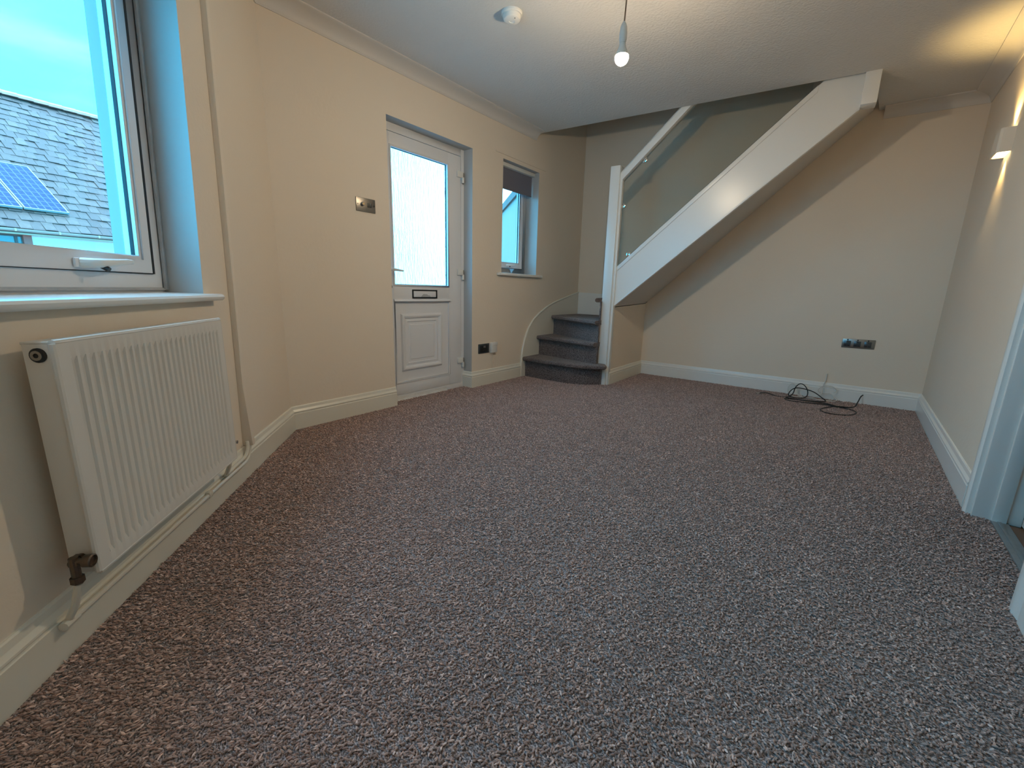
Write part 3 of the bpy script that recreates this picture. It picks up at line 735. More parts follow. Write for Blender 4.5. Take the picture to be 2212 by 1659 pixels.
# keys hanging in the lock
keys = empty('key_bunch', DW.w(0.80, 0.905, OL + 0.02), 'small bunch of dark keys hanging from the front door lock', 'keys')
mb = MB(); mb.tube([DW.w(0.800, 0.905, OL + 0.014), DW.w(0.800, 0.905, OL + 0.034)], 0.0035, 6)
mb.lathe(DW.w(0.800, 0.905, OL + 0.042) - DW.u * 0.002, DW.u, [(0.011, 0), (0.011, 0.004)], 12); obj('key', mb, M_brass, keys)
mb = MB()
mb.tube([DW.w(0.802 + 0.014 * math.cos(t * math.pi / 6), 0.885 + 0.016 * math.sin(t * math.pi / 6), OL + 0.044) for t in range(13)], 0.002, 6); obj('ring', mb, M_black, keys)
mb = MB(); mb.prism(DW, [(0.795, 0.868), (0.808, 0.868), (0.813, 0.855), (0.808, 0.846), (0.806, 0.818), (0.799, 0.818), (0.797, 0.846), (0.792, 0.855)], OL + 0.042, OL + 0.046); obj('key', mb, M_black, keys)

# ------------------------------------------------------------------ window_2 (beside the stairs)
win2 = empty('window_2', DW.w(2.29, 1.04, -0.15), 'narrow white window beside the stairs with a grey blind part way down', 'window', kind='structure')
mb = MB(); O2 = -0.150
frame_ring(mb, DW, 1.972, 2.598, 1.002, 2.058, 0.078, O2, O2 - 0.062, wb=0.094)
obj('window_frame', mb, M_upvc, win2, bevel=0.003)
casement(DW, win2, 2.052, 2.516, 1.100, 1.976, O2 + 0.006, None, fr=0.040)
sash_handle(DW, win2, 2.262, 1.122, O2 + 0.006, flip=-1, sc=0.85)
mb = MB(); mb.box(DW, 2.005, 2.576, -0.152, 0.0, 1.018, 1.040); mb.box(DW, 1.943, 2.652, 0.0, 0.034, 1.016, 1.040)
obj('window_sill', mb, M_gloss, win2, bevel=0.004, merge=False)
mb = MB(); mb.extr(DW, [(0, 2.055), (0.007, 2.056), (0.007, 2.064), (0, 2.068)], 1.905, 2.68); structure(obj('trim_6', mb, M_wall), 'faint plaster ridge over the narrow window', 'trim')

blind = empty('roller_blind', DW.w(2.29, 1.80, -0.08), 'short dark grey roller blind in the narrow window recess', 'blind')
mb = MB(); mb.box(DW, 2.014, 2.568, -0.125, -0.045, 1.985, 2.020); obj('headrail', mb, M_wplastic, blind, bevel=0.006)
mb = MB(); mb.box(DW, 2.022, 2.556, -0.0805, -0.0785, 1.810, 1.990); obj('fabric', mb, M_blind, blind)
mb = MB(); mb.box(DW, 2.022, 2.556, -0.084, -0.075, 1.800, 1.812); obj('bottom_bar', mb, M_blind, blind, bevel=0.003)

# ------------------------------------------------------------------ switch, sockets, phone box
sw = empty('light_switch', DW.w(0.588, 1.40, 0), 'brushed metal light switch plate left of the front door', 'light switch')
mb = MB(); mb.box(DW, 0.516, 0.660, 0, 0.007, 1.362, 1.448); obj('face_plate', mb, M_nickel, sw, bevel=0.003)
mb = MB(); mb.lathe(DW.w(0.560, 1.408, 0.006), DW.n, [(0.0125, 0), (0.0115, 0.016), (0.009, 0.018)], 20); obj('dimmer_knob', mb, M_chrome, sw, smooth=True)
for u in (0.604, 0.622):
    mb = MB(); mb.box(DW, u - 0.006, u + 0.006, 0.006, 0.011, 1.392, 1.420); obj('rocker', mb, M_darkplate, sw, bevel=0.002)
mb = MB(); mb.lathe(DW.w(0.648, 1.406, 0.006), DW.n, [(0.006, 0), (0.0055, 0.004), (0.003, 0.004)], 14); obj('screw', mb, M_darkplate, sw)
mb = MB(); mb.lathe(DW.w(0.528, 1.406, 0.006), DW.n, [(0.004, 0), (0.004, 0.002)], 12); obj('screw', mb, M_darkplate, sw)

so = empty('wall_socket', DW.w(1.768, 0.35, 0), 'single dark metal wall socket between the front door and the stairs', 'socket')
mb = MB(); mb.box(DW, 1.696, 1.842, 0, 0.008, 0.304, 0.392); obj('face_plate', mb, M_darkplate, so, bevel=0.003)
mb = MB(); mb.box(DW, 1.712, 1.826, 0.007, 0.0095, 0.316, 0.378); ins = obj('insert', mb, M_black, so, bevel=0.002)
mb = MB(); mb.box(DW, 1.758, 1.786, 0.008, 0.014, 0.356, 0.374); obj('rocker', mb, M_nickel, so, bevel=0.002)
for u in (1.757, 1.779):
    mb = MB(); mb.box(DW, u - 0.005, u + 0.005, 0.0092, 0.0105, 0.330, 0.336); obj('pin_slot', mb, M_darkplate, ins)

ph = empty('telephone_box', DW.w(1.892, 0.35, 0), 'small white telephone box beside the dark socket', 'telephone socket')
mb = MB(); mb.box(DW, 1.850, 1.934, 0, 0.030, 0.302, 0.398); obj('housing', mb, M_wplastic, ph, bevel=0.004)
mb = MB(); mb.box(DW, 1.854, 1.936, 0.026, 0.034, 0.368, 0.400); obj('lid', mb, M_wplastic, ph, bevel=0.003)
mb = MB(); mb.tube([DW.w(1.893, 0.302, 0.008), DW.w(1.893, 0.22, 0.005), DW.w(1.893, 0.147, 0.005)], 0.003, 6); obj('cable', mb, M_wall, ph)

so2 = empty('wall_socket', BW.w(2.722, 0.51, 0), 'long brushed metal socket plate on the far wall above the cables', 'socket')
mb = MB(); mb.box(BW, 2.612, 2.832, 0, 0.008, 0.470, 0.548); obj('face_plate', mb, M_nickel, so2, bevel=0.003)
for c in (2.648, 2.716, 2.786):
    mb = MB(); mb.box(BW, c - 0.024, c + 0.024, 0.0075, 0.0095, 0.482, 0.530); ins = obj('insert', mb, M_darkplate, so2, bevel=0.002)
    for (du, dz) in ((0, 0.532), (-0.010, 0.500), (0.010, 0.500)):
        mb = MB(); mb.box(BW, c + du - 0.0055, c + du + 0.0055, 0.009, 0.0105, dz - 0.012, dz - 0.005); obj('pin_slot', mb, M_black, ins)
    mb = MB(); mb.box(BW, c - 0.005, c + 0.005, 0.0085, 0.013, 0.533, 0.543); obj('rocker', mb, M_black, so2, bevel=0.001)

# ------------------------------------------------------------------ staircase
stair = empty('staircase', V((-2.1, 4.2, 0)), 'carpeted turning staircase with white string, newel post and glass balustrade', 'staircase')
NOSE = 0.016
def step(front, back, z, zlow, riser=None, th=0.04):
    """front: nosing polyline (x,y); back: polyline closing the tread; riser: polyline under the nosing"""
    mb = MB(); k = len(front)
    top = front + back[::-1]
    n0 = []
    rings = [[V((x, y, z - th)) for x, y in top], [V((x, y, z - th * 0.7)) for x, y in top], [V((x, y, z - th * .25)) for x, y in top], [V((x, y, z)) for x, y in top]]
    # pull the top and bottom edge of the nosing back for a rounded front
    def pull(ring, amt):
        for i in range(k):
            a = V(front[max(i - 1, 0)]); b = V(front[min(i + 1, k - 1)]); d = (b - a).normalized()
            nn = V((-d.y, d.x));
            ring[i].x += nn.x * amt; ring[i].y += nn.y * amt
    pull(rings[0], 0.016); pull(rings[3], 0.016); pull(rings[1], 0.002); pull(rings[2], 0.003)
    mb.loft(rings)
    t = obj('step', mb, M_stair_carpet, stair, smooth=True)
    if riser:
        mb = MB(); kk = len(riser)
        a = [V((x, y, zlow)) for x, y in riser]; b = [V((x, y, z - th + 0.004)) for x, y in riser]
        ddx, ddy = (0.012, 0.0) if abs(riser[-1][0] - riser[0][0]) < abs(riser[-1][1] - riser[0][1]) else (0.0, 0.03)
        a2 = [V((x + ddx, y + ddy, zlow)) for x, y in riser]; b2 = [V((x + ddx, y + ddy, z - th + 0.004)) for x, y in riser]
        mb.loft([a + a2[::-1], b + b2[::-1]])
        obj('riser', mb, M_stair_carpet, t, smooth=True)
    return t
DX = -2.585
nwx, nwy = ST.w(-0.06, 0)[0], ST.w(-0.06, 0)[1]
step([(DX, 3.545), (-2.30, 3.515), (-2.03, 3.520), (-1.86, 3.555), (-1.74, 3.610), (-1.690, 3.660), (-1.685, 3.70), (-1.705, 3.735)], [(DX, 3.86), (-1.80, 3.86)], 0.208, 0,
     [(DX, 3.600), (-2.30, 3.566), (-2.03, 3.578), (-1.87, 3.640), (-1.765, 3.735), (-1.76, 3.77)])
step([(DX, 3.790), (-2.25, 3.735), (-1.95, 3.665), (-1.815, 3.640)], [(DX, 4.3), (-1.79, 3.90)], 0.414, 0.20, [(DX, 3.845), (-2.25, 3.790), (-1.95, 3.722), (-1.80, 3.695)])
step([(DX, 4.075), (-2.30, 3.91), (-2.00, 3.75), (-1.82, 3.655)], [(DX, 4.65), (-2.05, 4.65), (-1.79, 3.86)], 0.622, 0.40, [(DX, 4.135), (-2.30, 3.97), (-2.00, 3.81), (-1.80, 3.705)])
step([(-2.10, 4.65), (-1.98, 4.2), (-1.855, 3.70)], [(-1.70, 4.65), (-1.765, 3.83)], 0.83, 0.60, [(-2.06, 4.65), (-1.94, 4.2), (-1.81, 3.72)])
SL, SLT = 0.846, 0.8856
def sb(u): return 0.7494 + SL * u
def jz(t): return 0.7801 + 0.9229 * t
# straight flight behind the string
for i in range(6):
    z = 1.050 + 0.2085 * i; u = 0.235 * i
    a0, a1 = ST.w(u, 0, -0.045), ST.w(u + (0.26 if i < 2 else 0.19), 0, -0.045)
    zt = z
    step([(a0.x, YB - 0.004), (a0.x + 0.0005, (YB + a0.y) / 2), (a0.x, a0.y)], [(a1.x - 0.03, YB - 0.004), (a1.x - 0.03, a1.y)], zt, max(zt - 0.2, jz(u + 0.06) + 0.06, sb(u + 0.06) + 0.06), [(a0.x + 0.035, YB - 0.004), (a0.x + 0.035, a0.y)])
# string
SL, SLT = 0.846, 0.8856
def sb(u): return 0.7494 + SL * u
def stp(u): return 1.1329 - 0.027 + SLT * u - 0.0
UE = 1.612
mb = MB()
def ztop(u):
    q = ST.w(u, 0); return min(stp(u), zc(q.x, q.y) + 0.02)
us = [0.0 + UE * i / 12 for i in range(13)] + [1.40]
us = sorted(us)
for i in range(len(us) - 1):
    a, b = us[i], us[i + 1]
    mb.hexa([ST.w(a, sb(a), -0.035), ST.w(b, sb(b), -0.035), ST.w(b, sb(b), 0.0), ST.w(a, sb(a), 0.0),
             ST.w(a, ztop(a), -0.035), ST.w(b, ztop(b), -0.035), ST.w(b, ztop(b), 0.0), ST.w(a, ztop(a), 0.0)])
string = obj('string_board', mb, M_gloss, stair)
mb = MB()      # capping that the glass stands in, with a shadow groove below
for (a, b) in ((0.0, 1.36),):
    mb.hexa([ST.w(a, stp(a) - 0.042, 0.0), ST.w(b, stp(b) - 0.042, 0.0), ST.w(b, stp(b) - 0.042, 0.006), ST.w(a, stp(a) - 0.042, 0.006),
             ST.w(a, stp(a) + 0.002, -0.002), ST.w(b, stp(b) + 0.002, -0.002), ST.w(b, stp(b) + 0.002, 0.006), ST.w(a, stp(a) + 0.002, 0.006)])
obj('string_capping', mb, M_gloss, string, bevel=0.002)
mb = MB()      # thin bead along the lower edge
a, b = 0.0, 1.60
mb.hexa([ST.w(a, sb(a), 0.0), ST.w(b, sb(b), 0.0), ST.w(b, sb(b), 0.005), ST.w(a, sb(a), 0.005), ST.w(a, sb(a) + 0.016, 0.0), ST.w(b, sb(b) + 0.016, 0.0), ST.w(b, sb(b) + 0.016, 0.005), ST.w(a, sb(a) + 0.016, 0.005)])
obj('string_bead', mb, M_gloss, string, bevel=0.002)
# soffit under the flight
mb = MB(); N = 12
def jz(t): return 0.7801 + 0.9229 * t
lo = []; hi = []
for i in range(N + 1):
    t = 1.68 * i / N
    p1 = ST.w(t, sb(t) + 0.002, -0.02); p2 = V((XN + t, YB - 0.002, jz(t)))
    lo.append([p1, p2, p2 + V((0, 0, 0.03)), p1 + V((0, 0, 0.03))])
mb.loft(lo)
obj('soffit', mb, M_soffit, stair)
# newel post, notched for the bottom step
mb = MB()
mb.box(ST, -0.098, -0.010, -0.05, 0.038, 0.20, 1.975)
newel = obj('newel_post', mb, M_gloss, stair, bevel=0.003, merge=False)
mb = MB(); mb.box(ST, -0.055, -0.010, -0.05, 0.038, 0.0, 0.21); obj('newel_foot', mb, M_gloss, newel, bevel=0.002)
mb = MB(); mb.box(ST, -0.010, 0.012, -0.03, 0.020, 0.0, 1.90); obj('newel_fillet', mb, M_gloss, newel, bevel=0.002)
# hand rail
mb = MB()
def rail_z(u): return 1.885 + 0.93 * u
for_prof = [(-0.048, -0.030), (0.022, -0.030), (0.022, 0.024), (0.010, 0.040), (-0.036, 0.040), (-0.048, 0.024)]
rings = []
for u in (-0.012, 0.30, 0.47, 0.60):
    rings.append([ST.w(u, rail_z(u) + dz * 1.25, o) for o, dz in for_prof])
mb.loft(rings)
obj('handrail', mb, M_gloss, stair, bevel=0.003)
# glass panel
mb = MB()
gp = [(0.016, stp(0.016) + 0.006), (1.36, stp(1.36) + 0.004), (0.53, rail_z(0.53) - 0.03), (0.016, rail_z(0.016) - 0.03)]
gp = [(0.016, stp(0.016) + 0.006), (1.33, stp(1.33) + 0.004), (1.33, 2.42), (0.58, rail_z(0.58) - 0.03), (0.016, rail_z(0.016) - 0.03)]
mb.prism(ST, gp, -0.020, -0.012)
obj('glass_panel', mb, M_stairglass, stair)
mb = MB()
for a, b in ((0.03, 0.20), (0.22, 0.62), (0.66, 1.32)):
    mb.hexa([ST.w(a, stp(a) + 0.001, -0.024), ST.w(b, stp(b) + 0.001, -0.024), ST.w(b, stp(b) + 0.001, -0.008), ST.w(a, stp(a) + 0.001, -0.008),
             ST.w(a, stp(a) + 0.010, -0.022), ST.w(b, stp(b) + 0.010, -0.022), ST.w(b, stp(b) + 0.010, -0.010), ST.w(a, stp(a) + 0.010, -0.010)])
obj('glass_gasket', mb, M_black, stair, merge=False)
for (u, z, nx, nz) in ((0.185, rail_z(0.185) - 0.055, 0, 1), (0.022, 1.645, 1, 0), (0.105, stp(0.105) + 0.026, 0, -1)):
    mb = MB(); mb.lathe(ST.w(u, z, -0.026), ST.n, [(0.022, 0), (0.022, 0.018), (0.018, 0.020)], 18)
    obj('glass_clip', mb, M_chrome, stair, smooth=True)
# hanging half newel where the string reaches the ceiling
mb = MB(); q = ST.w(1.655, 0)
mb.hexa([ST.w(1.612, 2.128, -0.06), ST.w(1.695, 2.128, -0.06), ST.w(1.695, 2.128, 0.045), ST.w(1.612, 2.128, 0.045), ST.w(1.612, 2.335, -0.06), ST.w(1.695, 2.335, -0.06), ST.w(1.695, 2.335, 0.045), ST.w(1.612, 2.335, 0.045)])
obj('upper_newel', mb, M_gloss, stair, bevel=0.003)
# wall string: curved white board climbing the front wall, then along the far wall
cv = [(2.338, 0.0), (2.338, 0.10), (2.346, 0.212), (2.362, 0.300), (2.392, 0.392), (2.445, 0.494), (2.535, 0.586), (2.650, 0.655), (2.794, 0.720), (2.95, 0.768), (3.125, 0.806), (3.30, 0.846), (DLEN - 0.02, 0.878)]
mb = MB()
mb.loft([[DW.w(u, z, 0.001) for u, z in cv] + [DW.w(DLEN - 0.002, 0.0, 0.001)], [DW.w(u, z, 0.018) for u, z in cv] + [DW.w(DLEN - 0.002, 0.0, 0.018)]])
wsg = obj('wall_string', mb, M_skirt, stair)
mb = MB(); mb.tube([DW.w(u + 0.004, max(z, 0.004), 0.014) for u, z in cv], 0.010, 8); obj('string_edge', mb, M_skirt, wsg, smooth=True)
mb = MB(); mb.prism(BW, [(0.02, 0.55), (0.80, 0.55), (0.80, 0.86), (0.40, 0.862), (0.02, 0.878)], 0.001, 0.016); obj('wall_string', mb, M_gloss, stair)

# ------------------------------------------------------------------ doorway on the right wall
door2 = empty('door_2', RW.w(2.52, 0, 0), 'open inner doorway on the right with white architrave and hinges', 'door', kind='structure')
ARC = [(0.0, 0.0), (0.012, 0.0), (0.016, 0.006), (0.017, 0.020), (0.021, 0.030), (0.022, 0.055), (0.019, 0.062), (0.015, 0.067), (0.0, 0.067)]   # (out, across)
for (u_in, sgn) in ((RD0 + 0.004, -1), (RD1 - 0.004, 1)):
    mb = MB()
    mb.loft([[RW.w(u_in + sgn * (0.067 - a), z, o) for o, a in ARC] for z in (0.0, RDZ + 0.06)])
    obj('architrave', mb, M_gloss, door2, smooth=True)
mb = MB()
mb.loft([[RW.w(u, RDZ - 0.004 + 0.067 - a, o) for o, a in ARC] for u in (RD0 - 0.06, RD1 + 0.06)])
obj('architrave', mb, M_gloss, door2, smooth=True)
mb = MB()
mb.box(RW, RD0, RD0 + 0.022, 0.0, -0.141, 0, RDZ); mb.box(RW, RD1 - 0.022, RD1, 0.0, -0.141, 0, RDZ); mb.box(RW, RD0 + 0.022, RD1 - 0.022, 0.0, -0.141, RDZ - 0.022, RDZ)
lin = obj('door_lining', mb, M_gloss, door2, bevel=0.002, merge=False)
mb = MB()
mb.box(RW, RD0 + 0.022, RD0 + 0.036, -0.055, -0.098, 0, RDZ - 0.022); mb.box(RW, RD1 - 0.036, RD1 - 0.022, -0.055, -0.098, 0, RDZ - 0.022)
obj('door_stop', mb, M_gloss, lin, bevel=0.003, merge=False)
mb = MB(); mb.box(RW, RD0 + 0.024, RD0 + 0.060, -0.140, -0.86, 0.008, 1.955)
dl = obj('door_leaf', mb, M_gloss, door2, bevel=0.002)
for hz in (0.34, 1.70):
    mb = MB(); mb.box(RW, RD0 + 0.022, RD0 + 0.026, -0.098, -0.138, hz, hz + 0.095)
    hg = obj('hinge', mb, M_chrome, door2, label='steel butt hinge')
    mb = MB(); mb.tube([RW.w(RD0 + 0.027, hz, -0.1405), RW.w(RD0 + 0.027, hz + 0.095, -0.1405)], 0.006, 10); obj('hinge_pin', mb, M_chrome, hg, smooth=True)
    for k in (0.02, 0.048, 0.075):
        mb = MB(); mb.lathe(RW.w(RD0 + 0.0255, hz + k, -0.115), RW.u, [(0.004, 0), (0.004, 0.001)], 10); obj('screw', mb, M_black, hg)
mb = MB(); mb.box(RW, RD0 + 0.002, RD1 - 0.002, -0.055, -0.105, 0.0, 0.006)
mb.box(RW, RD0 + 0.002, RD1 - 0.002, -0.072, -0.084, 0.006, 0.009)
tag(obj('threshold_strip', mb, M_thresh, bevel=0.001, merge=False), 'grey metal threshold strip across the inner doorway', 'threshold strip')
# little hall beyond the doorway
mb = MB(); mb.box(RW, RD0 - 0.4, RD1 + 0.5, -0.100, -1.5, -0.08, -0.001)
structure(obj('floor_hall', mb, M_wood), 'brown wood floor beyond the inner doorway', 'floor')
mb = MB()
mb.box(RW, RD0 - 0.45, RD0 - 0.35, -0.14, -1.55, -0.06, 2.4); mb.box(RW, RD1 + 0.45, RD1 + 0.55, -0.14, -1.55, -0.06, 2.4)
mb.box(RW, RD0 - 0.45, RD1 + 0.55, -1.45, -1.6, -0.06, 2.4); mb.box(RW, RD0 - 0.45, RD1 + 0.55, -0.14, -1.6, 2.35, 2.45)
structure(obj('wall_hall', mb, M_wall, merge=False), 'cream walls of the hall beyond the inner doorway', 'wall')

# ------------------------------------------------------------------ lights of the room
BC = V((-0.990, 2.086, 1.950))
q = V((BC.x + 0.004, BC.y + 0.004, 0)); ztop_c = zc(q.x, q.y)
pend = empty('pendant_light', V((q.x, q.y, ztop_c)), 'bare glowing bulb hanging on a thin flex from the ceiling', 'pendant light')
mb = MB(); mb.lathe(V((q.x, q.y, ztop_c + 0.002)), (0, 0, -1), [(0.045, 0), (0.045, 0.012), (0.036, 0.022), (0.010, 0.030), (0.006, 0.040)], 24); obj('ceiling_rose', mb, M_wplastic, pend, smooth=True)
mb = MB(); mb.tube([V((q.x, q.y, ztop_c - 0.035)), V((q.x - 0.001, q.y, 2.2)), V((BC.x, BC.y, 2.07))], 0.0034, 8); obj('cord', mb, principled('brown_flex', (0.20, 0.13, 0.08), 0.6), pend)
mb = MB(); mb.lathe(V((BC.x, BC.y, 2.085)), (0, 0, -1), [(0.004, -0.012), (0.010, -0.002), (0.015, 0.010), (0.0165, 0.026), (0.0165, 0.030), (0.0175, 0.031), (0.0175, 0.060), (0.0165, 0.064), (0.0155, 0.066), (0.0155, 0.075)], 20); obj('lamp_holder', mb, M_wplastic, pend, smooth=True)
R = 0.031
mb = MB(); mb.lathe(BC, (0, 0, -1), [(0.013, -0.066), (0.0145, -0.052), (0.017, -0.042), (0.024, -0.026), (0.0300, -0.0085)], 24)
obj('bulb_base', mb, M_wplastic, pend, smooth=True)
prof = [(0.0296, -0.0090)] + [(R * math.cos(a), R * math.sin(a)) for a in [i * math.pi / 2 / 8 - 0.25 for i in range(0, 11)] if a < math.pi / 2 - 0.05] + [(0.0005, R)]
mb = MB(); mb.lathe(BC, (0, 0, -1), prof, 24)
area = 2 * math.pi * R * R * 1.25
obj('bulb', mb, emit_mat('warm_bulb_glow', (1.0, 0.80, 0.55), BULB_W / (math.pi * area)), pend, smooth=True)

# wall light on the right wall
wl = empty('wall_light', RW.w(1.01, 1.67, 0), 'small cream up and down wall light on the right wall', 'wall light')
WL0, WL1, WLZ0, WLZ1, WLO = 0.930, 1.090, 1.672, 1.792, 0.056
outl = [(WL0, 0.0)] + [(WL0 + 0.012 * (1 - math.cos(a)), WLO - 0.020 + 0.020 * math.sin(a)) for a in (0, .5, 1.0, 1.5)] + [(WL1 - 0.012 * (1 - math.cos(a)), WLO - 0.020 + 0.020 * math.sin(a)) for a in (1.5, 1.0, .5, 0)] + [(WL1, 0.0)]
inn = [((u - 1.01) * 0.95 + 1.01, o * 0.90) for u, o in outl]
mb = MB(); k = len(outl)
mb.loft([[RW.w(u, WLZ0, o) for u, o in outl], [RW.w(u, WLZ1, o) for u, o in outl]], closed=False)
mb.loft([[RW.w(u, WLZ0, o) for u, o in inn], [RW.w(u, WLZ1, o) for u, o in inn]], closed=False)
for z in (WLZ0, WLZ1):
    mb.loft([[RW.w(u, z, o) for u, o in outl], [RW.w(u, z, o) for u, o in inn]], closed=False)
obj('lamp_body', mb, M_wall, wl)
M_led = emit_mat('warm_led_glow', (1.0, 0.80, 0.42), 6.0)
for z0 in (WLZ0 + 0.004, WLZ1 - 0.012):
    mb = MB(); mb.loft([[RW.w(u, z0, max(o, 0.001)) for u, o in inn], [RW.w(u, z0 + 0.008, max(o, 0.001)) for u, o in inn]])
    obj('diffuser', mb, M_led, wl)
for (z, dz, e) in ((WLZ0 - 0.004, -1, 6.0), (WLZ1 + 0.004, 1, 15.0)):
    L = bpy.data.lights.new('led_spot', 'SPOT'); L.energy = e; L.color = (1.0, 0.68, 0.24); L.spot_size = math.radians(84 if dz < 0 else 96); L.spot_blend = 0.9; L.shadow_soft_size = 0.02
    lo_ = bpy.data.objects.new('led_spot', L); COL.objects.link(lo_)
    d = V((0, 0, dz)) - RW.n * 0.06
    lo_.location = RW.w(1.01, z, 0.030) - wl.location; lo_.rotation_euler = d.to_track_quat('-Z', 'Y').to_euler(); lo_.parent = wl

# second lamp of the room, flush on the ceiling near the viewer's end
cx_, cy_ = 0.02, -0.25
cl_ = empty('ceiling_light', V((cx_, cy_, zc(cx_, cy_))), 'round white flush ceiling light behind the viewer', 'ceiling light')
mb = MB(); mb.lathe(V((cx_, cy_, zc(cx_, cy_) + 0.002)), (0, 0, -1), [(0.165, 0), (0.165, 0.022), (0.150, 0.026)], 32); obj('base_ring', mb, M_wplastic, cl_, smooth=True)
mb = MB(); mb.lathe(V((cx_, cy_, zc(cx_, cy_) - 0.018)), (0, 0, -1), [(0.152, 0), (0.145, 0.030), (0.110, 0.055), (0.060, 0.068), (0.001, 0.072)], 32)
obj('diffuser', mb, emit_mat('warm_diffuser_glow', (1.0, 0.86, 0.68), FILL_W / (math.pi * math.pi * 0.16 ** 2)), cl_, smooth=True)

# smoke alarm
sx, sy = -1.640, 2.078
sd = empty('smoke_alarm', V((sx, sy, zc(sx, sy))), 'round white smoke alarm on the ceiling near the pendant', 'smoke alarm')
mb = MB(); mb.lathe(V((sx, sy, zc(sx, sy) + 0.002)), (0, 0, -1), [(0.056, 0), (0.056, 0.012), (0.053, 0.016), (0.040, 0.018)], 32); obj('base_plate', mb, M_wplastic, sd, smooth=True)
mb = MB(); mb.lathe(V((sx, sy, zc(sx, sy) - 0.014)), (0, 0, -1), [(0.047, 0), (0.047, 0.014), (0.043, 0.022), (0.034, 0.026), (0.016, 0.027), (0.015, 0.024), (0.002, 0.024)], 32); cov = obj('cover', mb, M_wplastic, sd, smooth=True)
mb = MB(); mb.lathe(V((sx + 0.030, sy - 0.012, zc(sx, sy) - 0.038)), (0, 0, -1), [(0.003, 0), (0.003, 0.003)], 8); obj('indicator', mb, M_black, cov)

# ------------------------------------------------------------------ cables on the floor by the far skirting
def smooth_path(pts, k=8):
    P = [V(p) for p in pts]; out = []
    for i in range(len(P) - 1):
        p0, p1, p2, p3 = P[max(i - 1, 0)], P[i], P[i + 1], P[min(i + 2, len(P) - 1)]
        for j in range(k):
            t = j / k
            out.append(0.5 * ((2 * p1) + (p2 - p0) * t + (2 * p0 - 5 * p1 + 4 * p2 - p3) * t * t + (3 * p1 - p0 - 3 * p2 + p3) * t ** 3))
    out.append(P[-1]); return out
cz = 0.007
ca = empty('aerial_cable', V((0.0, 4.35, 0)), 'long black aerial cable loosely coiled on the carpet by the far wall', 'cable')
pts = [(-0.490, 4.430, cz + .004), (-0.43, 4.445, cz + .012), (-0.36, 4.43, cz), (-0.28, 4.44, cz), (-0.24, 4.50, 0.03), (-0.228, 4.56, 0.085), (-0.20, 4.57, 0.120), (-0.165, 4.56, 0.112), (-0.135, 4.545, 0.07), (-0.135, 4.50, 0.025), (-0.19, 4.46, cz), (-0.265, 4.47, 0.02), (-0.25, 4.53, 0.065), (-0.20, 4.55, 0.085), (-0.10, 4.52, 0.075), (-0.03, 4.49, 0.04), (0.005, 4.47, cz + .006), (-0.05, 4.44, cz), (-0.20, 4.40, cz), (-0.285, 4.36, cz), (-0.24, 4.30, cz), (-0.14, 4.31, cz), (0.0, 4.33, cz + .006), (0.09, 4.32, cz), (0.17, 4.30, cz), (0.21, 4.23, cz), (0.19, 4.12, cz), (0.13, 4.05, cz), (0.05, 4.03, cz), (-0.01, 4.08, cz), (-0.01, 4.17, cz), (0.04, 4.25, cz + .007), (0.10, 4.29, cz + .014), (0.165, 4.35, cz + .006), (0.205, 4.45, cz), (0.222, 4.53, 0.03), (0.238, 4.60, 0.068), (0.252, YB - 0.02, 0.080)]
mb = MB(); mb.tube(smooth_path(pts), 0.0044, 6); obj('cable', mb, M_cable, ca, smooth=True)
pts = [(-0.28, 4.42, cz), (-0.12, 4.36, cz + .008), (0.0, 4.36, cz + .01), (0.10, 4.35, cz), (0.16, 4.33, cz + 0.008)]
mb = MB(); mb.tube(smooth_path(pts), 0.0044, 6); obj('cable', mb, M_cable, ca, smooth=True)
d = V((-0.06, -0.015, -0.008)).normalized()
mb = MB(); mb.tube([V((-0.488, 4.430, cz + .004)), V((-0.488, 4.430, cz + .004)) + d * 0.022, V((-0.488, 4.430, cz + .003)) + d * 0.023, V((-0.488, 4.430, cz + .003)) + d * 0.034], [0.006, 0.006, 0.0045, 0.0045], 10); obj('plug', mb, M_chrome, ca, label='silver aerial plug')
cw = empty('white_cable', V((-0.1, 4.58, 0)), 'white telephone cable bundled against the far skirting behind the black cable', 'cable')
pts = [(-0.02, YB - 0.012, 0.205), (-0.022, YB - 0.022, 0.16), (-0.03, YB - 0.030, 0.12), (-0.03, 4.59, 0.07), (-0.05, 4.57, 0.03), (-0.12, 4.55, cz), (-0.22, 4.52, cz), (-0.27, 4.55, 0.02), (-0.285, 4.59, 0.07), (-0.26, 4.61, 0.105), (-0.22, 4.60, 0.08), (-0.20, 4.55, 0.02), (-0.10, 4.53, cz), (0.03, 4.54, cz + .005), (0.06, 4.58, 0.03), (0.03, 4.61, 0.06), (-0.03, 4.60, 0.055), (-0.06, 4.59, 0.08), (-0.03, 4.60, 0.12), (0.03, 4.61, 0.125), (0.07, 4.61, 0.095), (0.05, 4.60, 0.07)]
mb = MB(); mb.tube(smooth_path(pts), 0.0034, 6); obj('cable', mb, M_wcable, cw, smooth=True)
pts = [(-0.25, 4.50, cz), (-0.15, 4.52, cz + .006), (-0.02, 4.52, cz), (0.06, 4.54, cz), (0.08, 4.57, 0.02), (0.05, 4.60, 0.035)]
mb = MB(); mb.tube(smooth_path(pts), 0.0034, 6); obj('cable', mb, M_wcable, cw, smooth=True)
mb = MB(); mb.tube([V((-0.02, YB - 0.011, 0.20)), V((-0.019, YB - 0.011, 0.228))], 0.006, 8); obj('plug', mb, M_wcable, cw)

# ------------------------------------------------------------------ outside
mb = MB(); mb.abox(-45, -2.95, -30, 40, -0.9, -0.5)
structure(obj('ground', mb, M_ground), 'grey tarmac outside the house', 'ground')

